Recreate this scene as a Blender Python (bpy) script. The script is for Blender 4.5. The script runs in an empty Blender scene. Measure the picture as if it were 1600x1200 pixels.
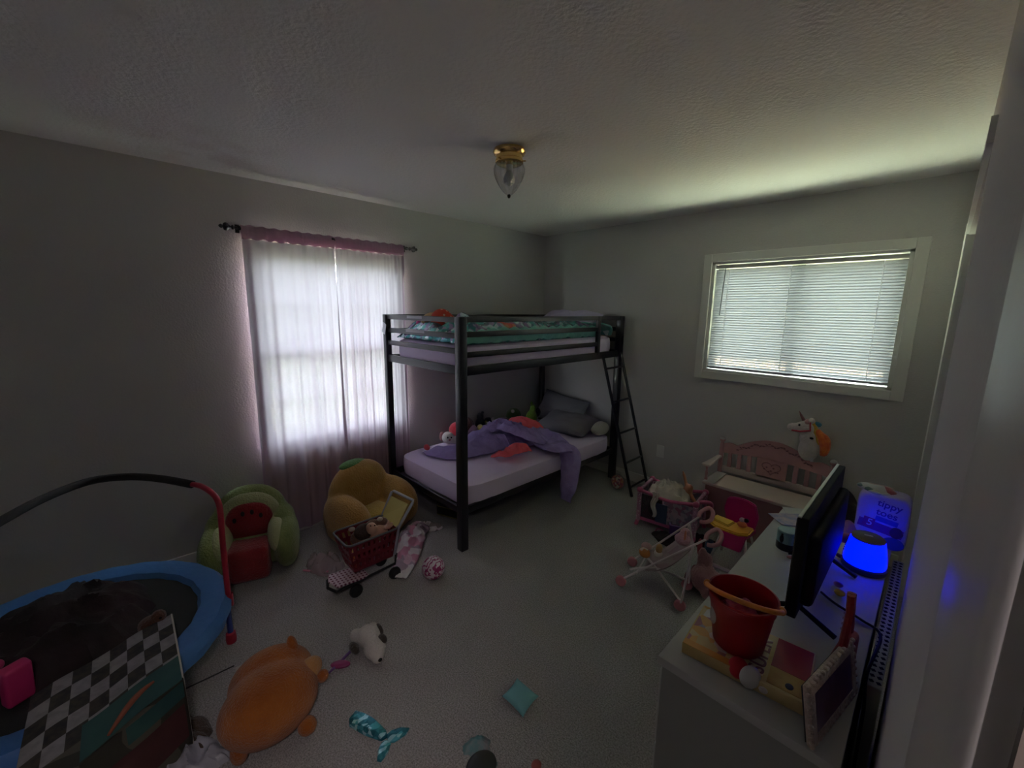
import bpy, bmesh, math, random
from mathutils import Vector, Matrix, Euler, noise
random.seed(7)
PI = math.pi
SC = bpy.context.scene
COL = SC.collection

# ---------------------------------------------------------------- camera
FPX, YAW, PITCH, ROLL = 650.6, 0.7985, -0.1771, 0.012
CAM = Vector((3.168, -3.57, 1.649))
_cy, _sy, _cp, _sp = math.cos(YAW), math.sin(YAW), math.cos(PITCH), math.sin(PITCH)
FW = Vector((-_sy * _cp, _cy * _cp, _sp))
_R = Vector((_cy, _sy, 0)); _U = _R.cross(FW)
RT = _R * math.cos(ROLL) + _U * math.sin(ROLL)
UP = -_R * math.sin(ROLL) + _U * math.cos(ROLL)
cam = bpy.data.cameras.new('camera')
cam.sensor_fit = 'HORIZONTAL'; cam.sensor_width = 36; cam.lens = 36 * FPX / 1600; cam.clip_start = 0.004
co = bpy.data.objects.new('camera', cam); COL.objects.link(co)
_m = Matrix((RT, UP, -FW)).transposed().to_4x4(); _m.translation = CAM
co.matrix_world = _m
SC.camera = co

# ---------------------------------------------------------------- light and exposure
SC.view_settings.view_transform = 'Standard'; SC.view_settings.look = 'None'
SC.view_settings.gamma = 1; SC.view_settings.use_curve_mapping = False
SC.view_settings.exposure = 0.95
SC.cycles.use_denoising = True
SC.cycles.max_bounces = 12; SC.cycles.diffuse_bounces = 8; SC.cycles.transmission_bounces = 10
SC.cycles.transparent_max_bounces = 12; SC.cycles.sample_clamp_indirect = 4
SC.cycles.caustics_reflective = False; SC.cycles.caustics_refractive = False
world = bpy.data.worlds.new('overcast_sky'); SC.world = world; world.use_nodes = True
_n = world.node_tree.nodes; _l = world.node_tree.links
_bg = _n['Background']; _bg.inputs[0].default_value = (0.86, 0.93, 1.0, 1); _bg.inputs[1].default_value = 34
sun = bpy.data.lights.new('sun', 'SUN'); sun.energy = 1650; sun.angle = .01; sun.color = (1, .96, .90)
so = bpy.data.objects.new('sun', sun); COL.objects.link(so); so.location = (4, -6, 9)
so.rotation_euler = Vector((-.01, .30, -1)).to_track_quat('-Z', 'Y').to_euler()
# fill light added in the unseen hall, shining in through the doorway
hall = bpy.data.lights.new('hall_fill_light', 'AREA'); hall.shape = 'DISK'; hall.size = .34; hall.energy = 8.5; hall.color = (1.0, .88, .90)
ho = bpy.data.objects.new('hall_fill_light', hall); COL.objects.link(ho); ho.location = (3.66, -3.85, 2.31)
# window openings: left wall (x=0) and back wall (y=0)
WL = dict(y0=-2.85, y1=-1.785, z0=0.635, z1=2.05)
WB = dict(x0=1.80, x1=2.985, z0=1.165, z1=2.04)
def portal(name, loc, rot, sx, sy):
    l = bpy.data.lights.new(name, 'AREA'); l.shape = 'RECTANGLE'; l.size = sx; l.size_y = sy
    l.cycles.is_portal = True
    o = bpy.data.objects.new(name, l); COL.objects.link(o); o.location = loc; o.rotation_euler = rot
portal('daylight_portal', (-0.16, (WL['y0'] + WL['y1']) / 2, (WL['z0'] + WL['z1']) / 2), (0, -PI / 2, 0), 1.5, 1.2)
portal('daylight_portal', ((WB['x0'] + WB['x1']) / 2, 0.16, (WB['z0'] + WB['z1']) / 2), (-PI / 2, 0, 0), 1.25, 0.92)

# ---------------------------------------------------------------- places seen in the photo
def ray(u, v): return FW + RT * ((u - 800) / FPX) + UP * ((600 - v) / FPX)
def at(u, v, z=0.0):
    d = ray(u, v); return CAM + d * ((z - CAM.z) / d.z)
def aty(u, v, y):
    d = ray(u, v); return CAM + d * ((y - CAM.y) / d.y)
def atx(u, v, x):
    d = ray(u, v); return CAM + d * ((x - CAM.x) / d.x)
def V(*a): return Vector(a)

# ---------------------------------------------------------------- materials
def srgb(h):
    if isinstance(h, str):
        h = h.lstrip('#'); c = [int(h[i:i + 2], 16) / 255 for i in (0, 2, 4)]
        return tuple(x / 12.92 if x <= .04045 else ((x + .055) / 1.055) ** 2.4 for x in c)
    return tuple(h)
MATS = {}
def mat(name, col, rough=.8, bump=0., bscale=60., var=None, vscale=8., metal=0., coat=0., sheen=0., trans=0., emit=None, estr=0., alpha=1., spec=.5, pattern=None, vfac=.5):
    if name in MATS: return MATS[name]
    m = bpy.data.materials.new(name); m.use_nodes = True; MATS[name] = m
    nt = m.node_tree; N, L = nt.nodes, nt.links
    b = N['Principled BSDF']; c = srgb(col)
    b.inputs['Base Color'].default_value = (*c, 1); b.inputs['Roughness'].default_value = rough
    b.inputs['Metallic'].default_value = metal; b.inputs['Specular IOR Level'].default_value = spec
    b.inputs['Coat Weight'].default_value = coat; b.inputs['Sheen Weight'].default_value = sheen
    b.inputs['Transmission Weight'].default_value = trans; b.inputs['Alpha'].default_value = alpha
    if emit: b.inputs['Emission Color'].default_value = (*srgb(emit), 1); b.inputs['Emission Strength'].default_value = estr
    tc = N.new('ShaderNodeTexCoord')
    if var:
        no = N.new('ShaderNodeTexNoise'); no.inputs['Scale'].default_value = vscale; no.inputs['Detail'].default_value = 4
        L.new(tc.outputs['Object'], no.inputs['Vector'])
        r = N.new('ShaderNodeValToRGB'); r.color_ramp.elements[0].position = .5 - vfac * .3; r.color_ramp.elements[1].position = .5 + vfac * .3
        r.color_ramp.elements[0].color = (*c, 1); r.color_ramp.elements[1].color = (*srgb(var), 1)
        L.new(no.outputs['Fac'], r.inputs[0]); L.new(r.outputs[0], b.inputs['Base Color'])
    if pattern:
        pattern(nt, b, tc)
    if bump:
        no = N.new('ShaderNodeTexNoise'); no.inputs['Scale'].default_value = bscale; no.inputs['Detail'].default_value = 5
        L.new(tc.outputs['Object'], no.inputs['Vector'])
        bp = N.new('ShaderNodeBump'); bp.inputs['Strength'].default_value = bump; bp.inputs['Distance'].default_value = .01
        L.new(no.outputs['Fac'], bp.inputs['Height']); L.new(bp.outputs[0], b.inputs['Normal'])
    return m
def pat_dots(c0, c1, scale, size=.32):
    def f(nt, b, tc):
        N, L = nt.nodes, nt.links
        v = N.new('ShaderNodeTexVoronoi'); v.inputs['Scale'].default_value = scale; L.new(tc.outputs['Object'], v.inputs['Vector'])
        r = N.new('ShaderNodeValToRGB'); r.color_ramp.interpolation = 'CONSTANT'
        r.color_ramp.elements[0].color = (*srgb(c1), 1); r.color_ramp.elements[1].position = size; r.color_ramp.elements[1].color = (*srgb(c0), 1)
        L.new(v.outputs['Distance'], r.inputs[0]); L.new(r.outputs[0], b.inputs['Base Color'])
    return f
def pat_cells(cols, scale, rnd=1., stretch=(1, 1, 1)):
    def f(nt, b, tc):
        N, L = nt.nodes, nt.links
        mp = N.new('ShaderNodeMapping'); mp.inputs['Scale'].default_value = stretch; L.new(tc.outputs['Object'], mp.inputs[0])
        v = N.new('ShaderNodeTexVoronoi'); v.inputs['Scale'].default_value = scale; v.inputs['Randomness'].default_value = rnd
        L.new(mp.outputs[0], v.inputs['Vector'])
        s = N.new('ShaderNodeSeparateColor'); L.new(v.outputs['Color'], s.inputs[0])
        r = N.new('ShaderNodeValToRGB'); r.color_ramp.interpolation = 'CONSTANT'
        e = r.color_ramp.elements
        e[0].color = (*srgb(cols[0]), 1); e[0].position = 0
        e[1].color = (*srgb(cols[1]), 1); e[1].position = 1 / len(cols)
        for i, c in enumerate(cols[2:], 2):
            q = e.new(i / len(cols)); q.color = (*srgb(c), 1)
        L.new(s.outputs[0], r.inputs[0]); L.new(r.outputs[0], b.inputs['Base Color'])
    return f
def pat_wave(c0, c1, scale, dist=6.):
    def f(nt, b, tc):
        N, L = nt.nodes, nt.links
        v = N.new('ShaderNodeTexWave'); v.inputs['Scale'].default_value = scale; v.inputs['Distortion'].default_value = dist
        v.inputs['Detail Scale'].default_value = 2; L.new(tc.outputs['Object'], v.inputs['Vector'])
        r = N.new('ShaderNodeValToRGB'); r.color_ramp.interpolation = 'CONSTANT'
        r.color_ramp.elements[0].color = (*srgb(c1), 1); r.color_ramp.elements[1].position = .35; r.color_ramp.elements[1].color = (*srgb(c0), 1)
        L.new(v.outputs['Fac'], r.inputs[0]); L.new(r.outputs[0], b.inputs['Base Color'])
    return f
def translucent(name, col, tcol, fac, open_=0.):
    if name in MATS: return MATS[name]
    m = bpy.data.materials.new(name); m.use_nodes = True; MATS[name] = m
    N, L = m.node_tree.nodes, m.node_tree.links
    for x in list(N):
        if x.type == 'BSDF_PRINCIPLED': N.remove(x)
    d = N.new('ShaderNodeBsdfDiffuse'); d.inputs[0].default_value = (*srgb(col), 1)
    t = N.new('ShaderNodeBsdfTranslucent'); t.inputs[0].default_value = (*srgb(tcol), 1)
    x = N.new('ShaderNodeMixShader'); x.inputs[0].default_value = fac
    L.new(d.outputs[0], x.inputs[1]); L.new(t.outputs[0], x.inputs[2]); L.new(x.outputs[0], N['Material Output'].inputs[0])
    if open_:   # the loose weave lets a little light straight through
        o = N.new('ShaderNodeBsdfTransparent'); y = N.new('ShaderNodeMixShader'); y.inputs[0].default_value = open_
        L.new(x.outputs[0], y.inputs[1]); L.new(o.outputs[0], y.inputs[2]); L.new(y.outputs[0], N['Material Output'].inputs[0])
    return m

# ---------------------------------------------------------------- mesh helpers
WLOC = {}
def tag(o, label=None, cat=None, group=None, kind=None):
    if label: o['label'] = label
    if cat: o['category'] = cat
    if group: o['group'] = group
    if kind: o['kind'] = kind
    return o
def thing(name, label, cat, loc, group=None):
    o = bpy.data.objects.new(name, None); COL.objects.link(o); o.empty_display_size = .05
    o.location = Vector(loc); WLOC[o.name] = Vector(loc)
    return tag(o, label, cat, group)
def rotm(r):
    if r is None: return Matrix.Identity(3)
    if isinstance(r, Matrix): return r.to_3x3()
    return Euler(r).to_matrix()
def frame_from(z, x=None):
    z = Vector(z).normalized(); x = Vector(x) if x is not None else (V(1, 0, 0) if abs(z.x) < .9 else V(0, 1, 0))
    y = z.cross(x).normalized(); x = y.cross(z).normalized()
    return Matrix((x, y, z)).transposed()
class B:
    def __init__(s): s.bm = bmesh.new()
    def box(s, c, d, r=None, bev=0.):
        t = bmesh.new(); bmesh.ops.create_cube(t, size=1)
        for v in t.verts: v.co = V(v.co.x * d[0], v.co.y * d[1], v.co.z * d[2])
        if bev: bmesh.ops.bevel(t, geom=list(t.edges), offset=min(bev, min(d) * .45), segments=3, affect='EDGES', profile=.5)
        M = rotm(r)
        for v in t.verts: v.co = M @ v.co + Vector(c)
        s._merge(t); return s
    def _merge(s, t):
        me = bpy.data.meshes.new('t'); t.to_mesh(me); s.bm.from_mesh(me); bpy.data.meshes.remove(me); t.free()
    def tube(s, pts, r, n=10, closed=False, cap=True):
        pts = [Vector(p) for p in pts]; k = len(pts); rr = r if isinstance(r, (list, tuple)) else [r] * k
        up = None; rings = []
        for i, p in enumerate(pts):
            a = pts[(i - 1) % k] if (i or closed) else p; b = pts[(i + 1) % k] if (i < k - 1 or closed) else p
            t = (b - a).normalized()
            if up is None: up = V(0, 0, 1) if abs(t.z) < .9 else V(1, 0, 0)
            x = t.cross(up).normalized(); y = x.cross(t).normalized(); up = y
            rings.append([s.bm.verts.new(p + (x * math.cos(q) + y * math.sin(q)) * rr[i]) for q in [2 * PI * j / n for j in range(n)]])
        for i in range(k if closed else k - 1):
            A, C = rings[i], rings[(i + 1) % k]
            for j in range(n): s.bm.faces.new((A[j], A[(j + 1) % n], C[(j + 1) % n], C[j]))
        if not closed and cap:
            s.bm.faces.new(rings[0][::-1]); s.bm.faces.new(rings[-1])
        return s
    def lathe(s, prof, c, r=None, n=32, sx=1., sy=1., rib=0., nrib=0, cap=True):
        M = rotm(r); c = Vector(c); rings = []
        for (q, z) in prof:
            ring = []
            for j in range(n):
                a = 2 * PI * j / n; k = q * (1 + rib * math.cos(nrib * a)) if nrib else q
                ring.append(s.bm.verts.new(M @ V(k * math.cos(a) * sx, k * math.sin(a) * sy, z) + c))
            rings.append(ring)
        for A, C in zip(rings, rings[1:]):
            for j in range(n): s.bm.faces.new((A[j], A[(j + 1) % n], C[(j + 1) % n], C[j]))
        if cap and prof[0][0] > 1e-5: s.bm.faces.new(rings[0][::-1])
        if cap and prof[-1][0] > 1e-5: s.bm.faces.new(rings[-1])
        return s
    def blob(s, c, d, r=None, nz=0., ns=6., seg=24, pw=1., seed=0., flat=None):
        t = bmesh.new(); bmesh.ops.create_uvsphere(t, u_segments=seg, v_segments=max(8, seg * 2 // 3), radius=1)
        M = rotm(r)
        for v in t.verts:
            p = v.co.copy()
            if pw != 1: p = V(*[math.copysign(abs(x) ** pw, x) for x in p])
            q = V(p.x * d[0], p.y * d[1], p.z * d[2])
            if nz:
                k = noise.noise((q + V(seed, seed * 2, 0)) * ns); q = q * (1 + nz * k)
            if flat is not None and q.z < flat: q.z = flat + (q.z - flat) * .15
            v.co = M @ q + Vector(c)
        s._merge(t); return s
    def prism(s, poly, h, M=None, c=(0, 0, 0), bev=0.):
        t = bmesh.new(); vs = [t.verts.new((x, y, -h / 2)) for x, y in poly]
        f = t.faces.new(vs); e = bmesh.ops.extrude_face_region(t, geom=[f])
        for v in e['geom']:
            if isinstance(v, bmesh.types.BMVert): v.co.z = h / 2
        bmesh.ops.recalc_face_normals(t, faces=list(t.faces))
        if bev: bmesh.ops.bevel(t, geom=[x for x in t.edges], offset=bev, segments=2, affect='EDGES')
        M = rotm(M)
        for v in t.verts: v.co = M @ v.co + Vector(c)
        s._merge(t); return s
    def grid(s, fn, nu, nv, wrap=False):
        R = [[s.bm.verts.new(fn(i / nu, j / nv)) for j in range(nv + 1)] for i in range(nu if wrap else nu + 1)]
        k = len(R)
        for i in range(k if wrap else k - 1):
            for j in range(nv): s.bm.faces.new((R[i][j], R[(i + 1) % k][j], R[(i + 1) % k][j + 1], R[i][j + 1]))
        return s
    def ob(s, name, m, parent=None, smooth=True, solid=0., sub=0, loc=None, label=None, bevel=0., remesh=0.):
        bmesh.ops.recalc_face_normals(s.bm, faces=list(s.bm.faces))
        if parent is not None: base = WLOC[parent.name]
        elif loc is not None: base = Vector(loc)
        else:
            cs = [v.co for v in s.bm.verts]
            base = V((min(c.x for c in cs) + max(c.x for c in cs)) / 2, (min(c.y for c in cs) + max(c.y for c in cs)) / 2, min(c.z for c in cs))
        for v in s.bm.verts: v.co -= base
        if smooth:
            for f in s.bm.faces: f.smooth = True
        me = bpy.data.meshes.new(name); s.bm.to_mesh(me); s.bm.free()
        for mm in (m if isinstance(m, (list, tuple)) else [m]): me.materials.append(mm)
        o = bpy.data.objects.new(name, me); COL.objects.link(o); WLOC[o.name] = base
        if parent is not None: o.parent = parent
        else: o.location = base
        if smooth and not sub: me.set_sharp_from_angle(angle=math.radians(40))
        if remesh:
            q = o.modifiers.new('r', 'REMESH'); q.mode = 'VOXEL'; q.voxel_size = remesh; q.use_smooth_shade = True
            w = o.modifiers.new('s', 'SMOOTH'); w.factor = .5; w.iterations = 6
        if solid:
            q = o.modifiers.new('s', 'SOLIDIFY'); q.thickness = solid; q.offset = 0
        if sub:
            q = o.modifiers.new('d', 'SUBSURF'); q.levels = sub; q.render_levels = sub
        if bevel:
            q = o.modifiers.new('b', 'BEVEL'); q.width = bevel; q.segments = 2; q.limit_method = 'ANGLE'
        if label: o['label'] = label
        return o
def nz(p, s=1., a=1.): return noise.noise(Vector(p) * s) * a
def bez(p0, p1, p2, n=10):
    p0, p1, p2 = Vector(p0), Vector(p1), Vector(p2)
    return [p0 * (1 - t) ** 2 + p1 * 2 * t * (1 - t) + p2 * t * t for t in [i / n for i in range(n + 1)]]
def crom(pts, n=6, closed=False):
    pts = [Vector(p) for p in pts]; out = []; k = len(pts)
    for i in range(k if closed else k - 1):
        a, b, c, d = (pts[(i - 1) % k] if (i or closed) else pts[0]), pts[i], pts[(i + 1) % k], (pts[(i + 2) % k] if (i + 2 < k or closed) else pts[-1])
        for j in range(n):
            t = j / n; out.append(.5 * ((2 * b) + (c - a) * t + (2 * a - 5 * b + 4 * c - d) * t * t + (3 * b - a - 3 * c + d) * t ** 3))
    if not closed: out.append(pts[-1])
    return out
def struct(o, name=None):
    o['kind'] = 'structure'; return o
def text(txt, size, m, parent, origin, xdir, ydir, name='lettering', ext=.0006, bold=0.):
    c = bpy.data.curves.new(name, 'FONT'); c.body = txt; c.size = size; c.extrude = ext; c.align_x = 'CENTER'; c.align_y = 'CENTER'; c.offset = bold
    t = bpy.data.objects.new('tmp_text', c); COL.objects.link(t)
    dg = bpy.context.evaluated_depsgraph_get(); me = bpy.data.meshes.new_from_object(t.evaluated_get(dg))
    bpy.data.objects.remove(t); bpy.data.curves.remove(c)
    x = Vector(xdir).normalized(); z = x.cross(Vector(ydir)).normalized(); y = z.cross(x)
    R = Matrix((x, y, z)).transposed()
    for v in me.vertices: v.co = R @ v.co + Vector(origin) - WLOC[parent.name]
    me.materials.clear(); me.materials.append(m)
    o = bpy.data.objects.new(name, me); COL.objects.link(o); o.parent = parent; return o

# ================================================================ ROOM SHELL
W, H, YB = 3.19, 2.44, -4.75
def carpet_pat(nt, b, tc):
    N, L = nt.nodes, nt.links
    n1 = N.new('ShaderNodeTexNoise'); n1.inputs['Scale'].default_value = 160; n1.inputs['Detail'].default_value = 3
    n2 = N.new('ShaderNodeTexNoise'); n2.inputs['Scale'].default_value = 3; n2.inputs['Detail'].default_value = 4
    for q in (n1, n2): L.new(tc.outputs['Object'], q.inputs['Vector'])
    r = N.new('ShaderNodeValToRGB'); e = r.color_ramp.elements
    e[0].position = .3; e[0].color = (.26, .245, .235, 1); e[1].position = .7; e[1].color = (.56, .54, .525, 1)
    L.new(n1.outputs['Fac'], r.inputs[0])
    mx = N.new('ShaderNodeMix'); mx.data_type = 'RGBA'; mx.blend_type = 'MULTIPLY'; mx.inputs[0].default_value = .35
    L.new(r.outputs[0], mx.inputs[6]); L.new(n2.outputs['Color'], mx.inputs[7]); 
    r2 = N.new('ShaderNodeValToRGB'); r2.color_ramp.elements[0].position = .3; r2.color_ramp.elements[0].color = (.75, .75, .75, 1); r2.color_ramp.elements[1].position = .7
    L.new(n2.outputs['Fac'], r2.inputs[0]); L.new(r2.outputs[0], mx.inputs[7])
    L.new(mx.outputs[2], b.inputs['Base Color'])
carpet = mat('carpet', '#888078', .95, bump=.8, bscale=220, pattern=carpet_pat, spec=.1)
def ceil_pat(nt, b, tc):
    N, L = nt.nodes, nt.links
    # soft brown water stains beside the left wall
    mp = N.new('ShaderNodeMapping'); mp.inputs['Location'].default_value = (.15, -.55, 0); mp.inputs['Scale'].default_value = (1, 1, 1); L.new(tc.outputs['Object'], mp.inputs[0])
    no = N.new('ShaderNodeTexNoise'); no.inputs['Scale'].default_value = 5; no.inputs['Detail'].default_value = 3; L.new(tc.outputs['Object'], no.inputs['Vector'])
    sub = N.new('ShaderNodeVectorMath'); sub.operation = 'DISTANCE'; L.new(tc.outputs['Object'], sub.inputs[0]); sub.inputs[1].default_value = (.42 - W / 2 + .0, 0, 0)
    b.inputs['Base Color'].default_value = (.84, .82, .81, 1)
    geo = N.new('ShaderNodeNewGeometry'); d = N.new('ShaderNodeVectorMath'); d.operation = 'DISTANCE'
    L.new(geo.outputs['Position'], d.inputs[0]); d.inputs[1].default_value = (.35, -3.15, H)
    m1 = N.new('ShaderNodeMapRange'); m1.inputs[1].default_value = .05; m1.inputs[2].default_value = .5; m1.inputs[3].default_value = .55; m1.inputs[4].default_value = 0
    L.new(d.outputs['Value'], m1.inputs[0])
    m2 = N.new('ShaderNodeMapRange'); m2.inputs[1].default_value = .45; m2.inputs[2].default_value = .62; L.new(no.outputs['Fac'], m2.inputs[0])
    mu = N.new('ShaderNodeMath'); mu.operation = 'MULTIPLY'; L.new(m1.outputs[0], mu.inputs[0]); L.new(m2.outputs[0], mu.inputs[1])
    mx = N.new('ShaderNodeMix'); mx.data_type = 'RGBA'; L.new(mu.outputs[0], mx.inputs[0])
    mx.inputs[6].default_value = (.84, .82, .81, 1); mx.inputs[7].default_value = (.62, .54, .50, 1); L.new(mx.outputs[2], b.inputs['Base Color'])
ceilm = mat('ceiling_paint', '#cfccc8', .95, bump=.5, bscale=55, pattern=ceil_pat, spec=.1)
wallm = mat('wall_paint', (.56, .545, .535), .85, bump=.25, bscale=90, spec=.2)
trimw = mat('trim_white', (.72, .72, .69), .45, bump=.03, bscale=30)
rightw = mat('right_wall_paint', (.60, .57, .55), .70, bump=.12, bscale=60, spec=.5)
doorw = mat('door_gloss', (.60, .57, .55), .30, bump=.03, bscale=30)
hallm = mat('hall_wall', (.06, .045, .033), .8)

b = B(); b.box((W / 2 + .6, YB / 2, -.05), (W + 1.4, -YB + .3, .1)); struct(b.ob('floor', carpet, smooth=False))
b = B(); b.box((W / 2 + .6, YB / 2, H + .05), (W + 1.4, -YB + .3, .1)); struct(b.ob('ceiling', ceilm, smooth=False))
def wall_with_hole(name, axis, a0, a1, h0, h1, z0, z1, m, t=.13, side=-1):
    b = B()
    def put(u0, u1, q0, q1):
        if u1 - u0 < 1e-4 or q1 - q0 < 1e-4: return
        if axis == 'x': b.box((side * t / 2, (u0 + u1) / 2, (q0 + q1) / 2), (t, u1 - u0, q1 - q0))
        else: b.box(((u0 + u1) / 2, side * t / 2, (q0 + q1) / 2), (u1 - u0, t, q1 - q0))
    put(a0, h0, 0, H); put(h1, a1, 0, H); put(h0, h1, 0, z0); put(h0, h1, z1, H)
    return struct(b.ob(name, m, smooth=False))
wall_with_hole('wall_left', 'x', YB, 0, WL['y0'], WL['y1'], WL['z0'], WL['z1'], wallm)
wall_with_hole('wall_back', 'y', -.13, W + .13, WB['x0'], WB['x1'], WB['z0'], WB['z1'], wallm, side=1)
b = B(); b.box((W / 2, YB - .05, H / 2), (W + .3, .1, H)); struct(b.ob('wall_front', wallm, smooth=False))
# right wall: short pier, closet opening, long pier, doorway where the viewer stands
CY0, CY1, DY0, DY1, DZ = -2.0, -0.35, -4.35, -3.450, 2.05
b = B(); t = .12
b.box((W + t / 2, CY1 / 2, H / 2), (t, -CY1, H)); b.box((W + t / 2, (CY0 + CY1) / 2, (H + DZ) / 2), (t, CY1 - CY0, H - DZ))
b.box((W + t / 2, (CY0 + DY1) / 2, H / 2), (t, CY0 - DY1, H)); b.box((W + t / 2, (DY0 + DY1) / 2, (H + DZ) / 2), (t, DY1 - DY0, H - DZ))
b.box((W + t / 2, (DY0 + YB) / 2, H / 2), (t, DY0 - YB, H))
struct(b.ob('wall_right', rightw, smooth=False))
b = B(); b.box((W + .5, CY1 - .35 + .4, H / 2), (.76, .05, H)); b.box((W + .75, (CY0 + CY1) / 2, H / 2), (.05, 1.9, H)); b.box((W + .5, CY0 - .1, H / 2), (.76, .05, H))
struct(b.ob('wall_closet', wallm, smooth=False))
b = B(); b.box((W + .9, -3.9, H / 2), (.05, 1.9, H)); b.box((W + .5, -2.95, H / 2), (.76, .05, H)); b.box((W + .5, -4.85, H / 2), (.76, .05, H))
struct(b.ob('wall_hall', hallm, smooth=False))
# trims (casings): far closet jamb, closet head, door casing of the doorway
def casing(name, y, w, z0, z1, d=.014):
    b = B(); prof = [(0, 0), (w, 0), (w, d * .5), (w * .8, d * .8), (w * .45, d), (w * .15, d * .75), (0, d * .6)]
    M = Matrix(((0, -1, 0), (1, 0, 0), (0, 0, 1)))
    b.prism(prof, z1 - z0, M, (W, y, (z0 + z1) / 2)); return struct(b.ob(name, trimw, smooth=True))
casing('trim_1', CY1 - .005, .065, 0, DZ + .06)
b = B(); b.box((W - .006, (CY0 + CY1) / 2, DZ + .035), (.012, CY1 - CY0, .06)); struct(b.ob('trim_2', trimw, smooth=False))
b = B(); b.box((W + .001, -3.386, 1.05), (.018, .120, 2.1), bev=.006); struct(b.ob('trim_3', mat('door_casing_paint', (.60, .57, .55), .38, spec=.5)))
b = B(); b.box((W + .06, DY1 - .008, 1.02), (.12, .016, 2.04)); struct(b.ob('trim_4', mat('brown_jamb', (.045, .032, .022), .5), smooth=False))
b = B(); b.box((W + .0005, DY1 - .017, 1.02), (.009, .003, 2.04)); struct(b.ob('trim_6', mat('grey_brown_stop', (.16, .13, .11), .6), smooth=False))  # thin strip on the jamb in one even grey-brown
b = B(); b.box((W + .06, CY1 - .008, DZ / 2), (.12, .016, DZ)); b.box((W + .06, CY0 + .008, DZ / 2), (.12, .016, DZ)); struct(b.ob('trim_5', trimw, smooth=False))
# baseboards
def baseboard(name, c, d):
    b = B(); b.box(c, d, bev=.004); struct(b.ob(name, trimw))
baseboard('baseboard_left', (.007, YB / 2, .045), (.014, -YB - .1, .09))
baseboard('baseboard_back', (W / 2, -.007, .045), (W - .06, .014, .09))
baseboard('baseboard_front', (W / 2, YB + .007, .045), (W - .06, .014, .09))
# lawn outside
b = B(); b.box((1.5, -2, -.5), (60, 60, .1)); struct(b.ob('ground_outside', mat('lawn_grass', (.22, .25, .17), .95, bump=.5, bscale=20, var=(.27, .29, .20), vscale=2), smooth=False))
# tan board fence and hedge seen faintly through the blinds
b = B()
for k in range(26):
    x = -1.0 + k * .26; b.box((x, 3.6, .35), (.24, .03, 1.6 + .02 * (k % 3)))
struct(b.ob('fence_outside', mat('fence_wood', (.42, .27, .13), .8, var=(.3, .2, .1), vscale=5), smooth=False))

# ================================================================ WINDOW 1 (left) : double hung sashes
glass = mat('window_glass', (1, 1, 1), 0.0, trans=1.0, spec=.3)
def thin_glass():
    m = bpy.data.materials.new('clear_pane'); m.use_nodes = True; N, L = m.node_tree.nodes, m.node_tree.links
    for x in list(N):
        if x.type == 'BSDF_PRINCIPLED': N.remove(x)
    t = N.new('ShaderNodeBsdfTransparent'); t.inputs[0].default_value = (.93, .95, .94, 1)
    g = N.new('ShaderNodeBsdfGlossy'); g.inputs['Roughness'].default_value = .02
    x = N.new('ShaderNodeMixShader'); x.inputs[0].default_value = .06
    L.new(t.outputs[0], x.inputs[1]); L.new(g.outputs[0], x.inputs[2]); L.new(x.outputs[0], N['Material Output'].inputs[0]); return m
pane = thin_glass()
y0, y1, z0, z1 = WL['y0'], WL['y1'], WL['z0'], WL['z1']; ym = (y0 + y1) / 2; zm = 1.33
b = B()
for yy in (y0 + .01, y1 - .01): b.box((-.065, yy, (z0 + z1) / 2), (.12, .02, z1 - z0))
for zz in (z0 + .02, z1 - .02): b.box((-.065, ym, zz), (.12, y1 - y0, .04))
w1 = struct(b.ob('window_1', trimw, smooth=False, loc=(-.06, ym, z0)))
b = B()
for (za, zb, x) in ((z0 + .04, zm + .02, -.05), (zm - .02, z1 - .04, -.085)):
    for yy in (y0 + .035, y1 - .035): b.box((x, yy, (za + zb) / 2), (.03, .035, zb - za))
    for zz in (za + .025, zb - .022): b.box((x, ym, zz), (.03, y1 - y0 - .08, .05))
    b.box((x, ym, (za + zb) / 2), (.016, y1 - y0 - .1, .02))
    for f in (1 / 3, 2 / 3): b.box((x, y0 + f * (y1 - y0), (za + zb) / 2), (.016, .018, zb - za))
b.ob('window_sash', trimw, w1, smooth=False)
b = B(); b.box((-.07, ym, (z0 + z1) / 2), (.004, y1 - y0 - .06, z1 - z0 - .06)); b.ob('window_pane', pane, w1, smooth=False)
b = B(); b.box((.008, ym, z0 - .015), (.034, y1 - y0 + .02, .025), bev=.004); b.box((.006, ym, z0 - .06), (.012, y1 - y0, .06)); b.ob('window_sill', trimw, w1)

# ================================================================ WINDOW 2 (back) : slider with mini blind
x0, x1, z0, z1 = WB['x0'], WB['x1'], WB['z0'], WB['z1']; xm = (x0 + x1) / 2
b = B()
for xx in (x0 + .012, x1 - .012): b.box((xx, .065, (z0 + z1) / 2), (.024, .13, z1 - z0))
for zz in (z0 + .008, z1 - .008): b.box((xm, .065, zz), (x1 - x0, .13, .016))
w2 = struct(b.ob('window_2', trimw, smooth=False, loc=(xm, .06, z0)))
b = B()
c = .062
for xx in (x0 - c / 2, x1 + c / 2): b.box((xx, -.009, (z0 + z1) / 2), (c, .018, z1 - z0 + 2 * c))
for zz in (z0 - c / 2, z1 + c / 2): b.box((xm, -.009, zz), (x1 - x0, .018, c))
b.ob('window_casing', trimw, w2, smooth=False, bevel=.003)
b = B()
for (xa, xb, y) in ((x0 + .02, xm + .02, .09), (xm - .02, x1 - .02, .115)):
    for xx in (xa + .02, xb - .02): b.box((xx, y, (z0 + z1) / 2), (.04, .022, z1 - z0 - .03))
    for zz in (z0 + .035, z1 - .035): b.box(((xa + xb) / 2, y, zz), (xb - xa, .022, .04))
b.ob('window_sash', mat('vinyl_sash', (.45, .44, .40), .5), w2, smooth=False)
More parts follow.
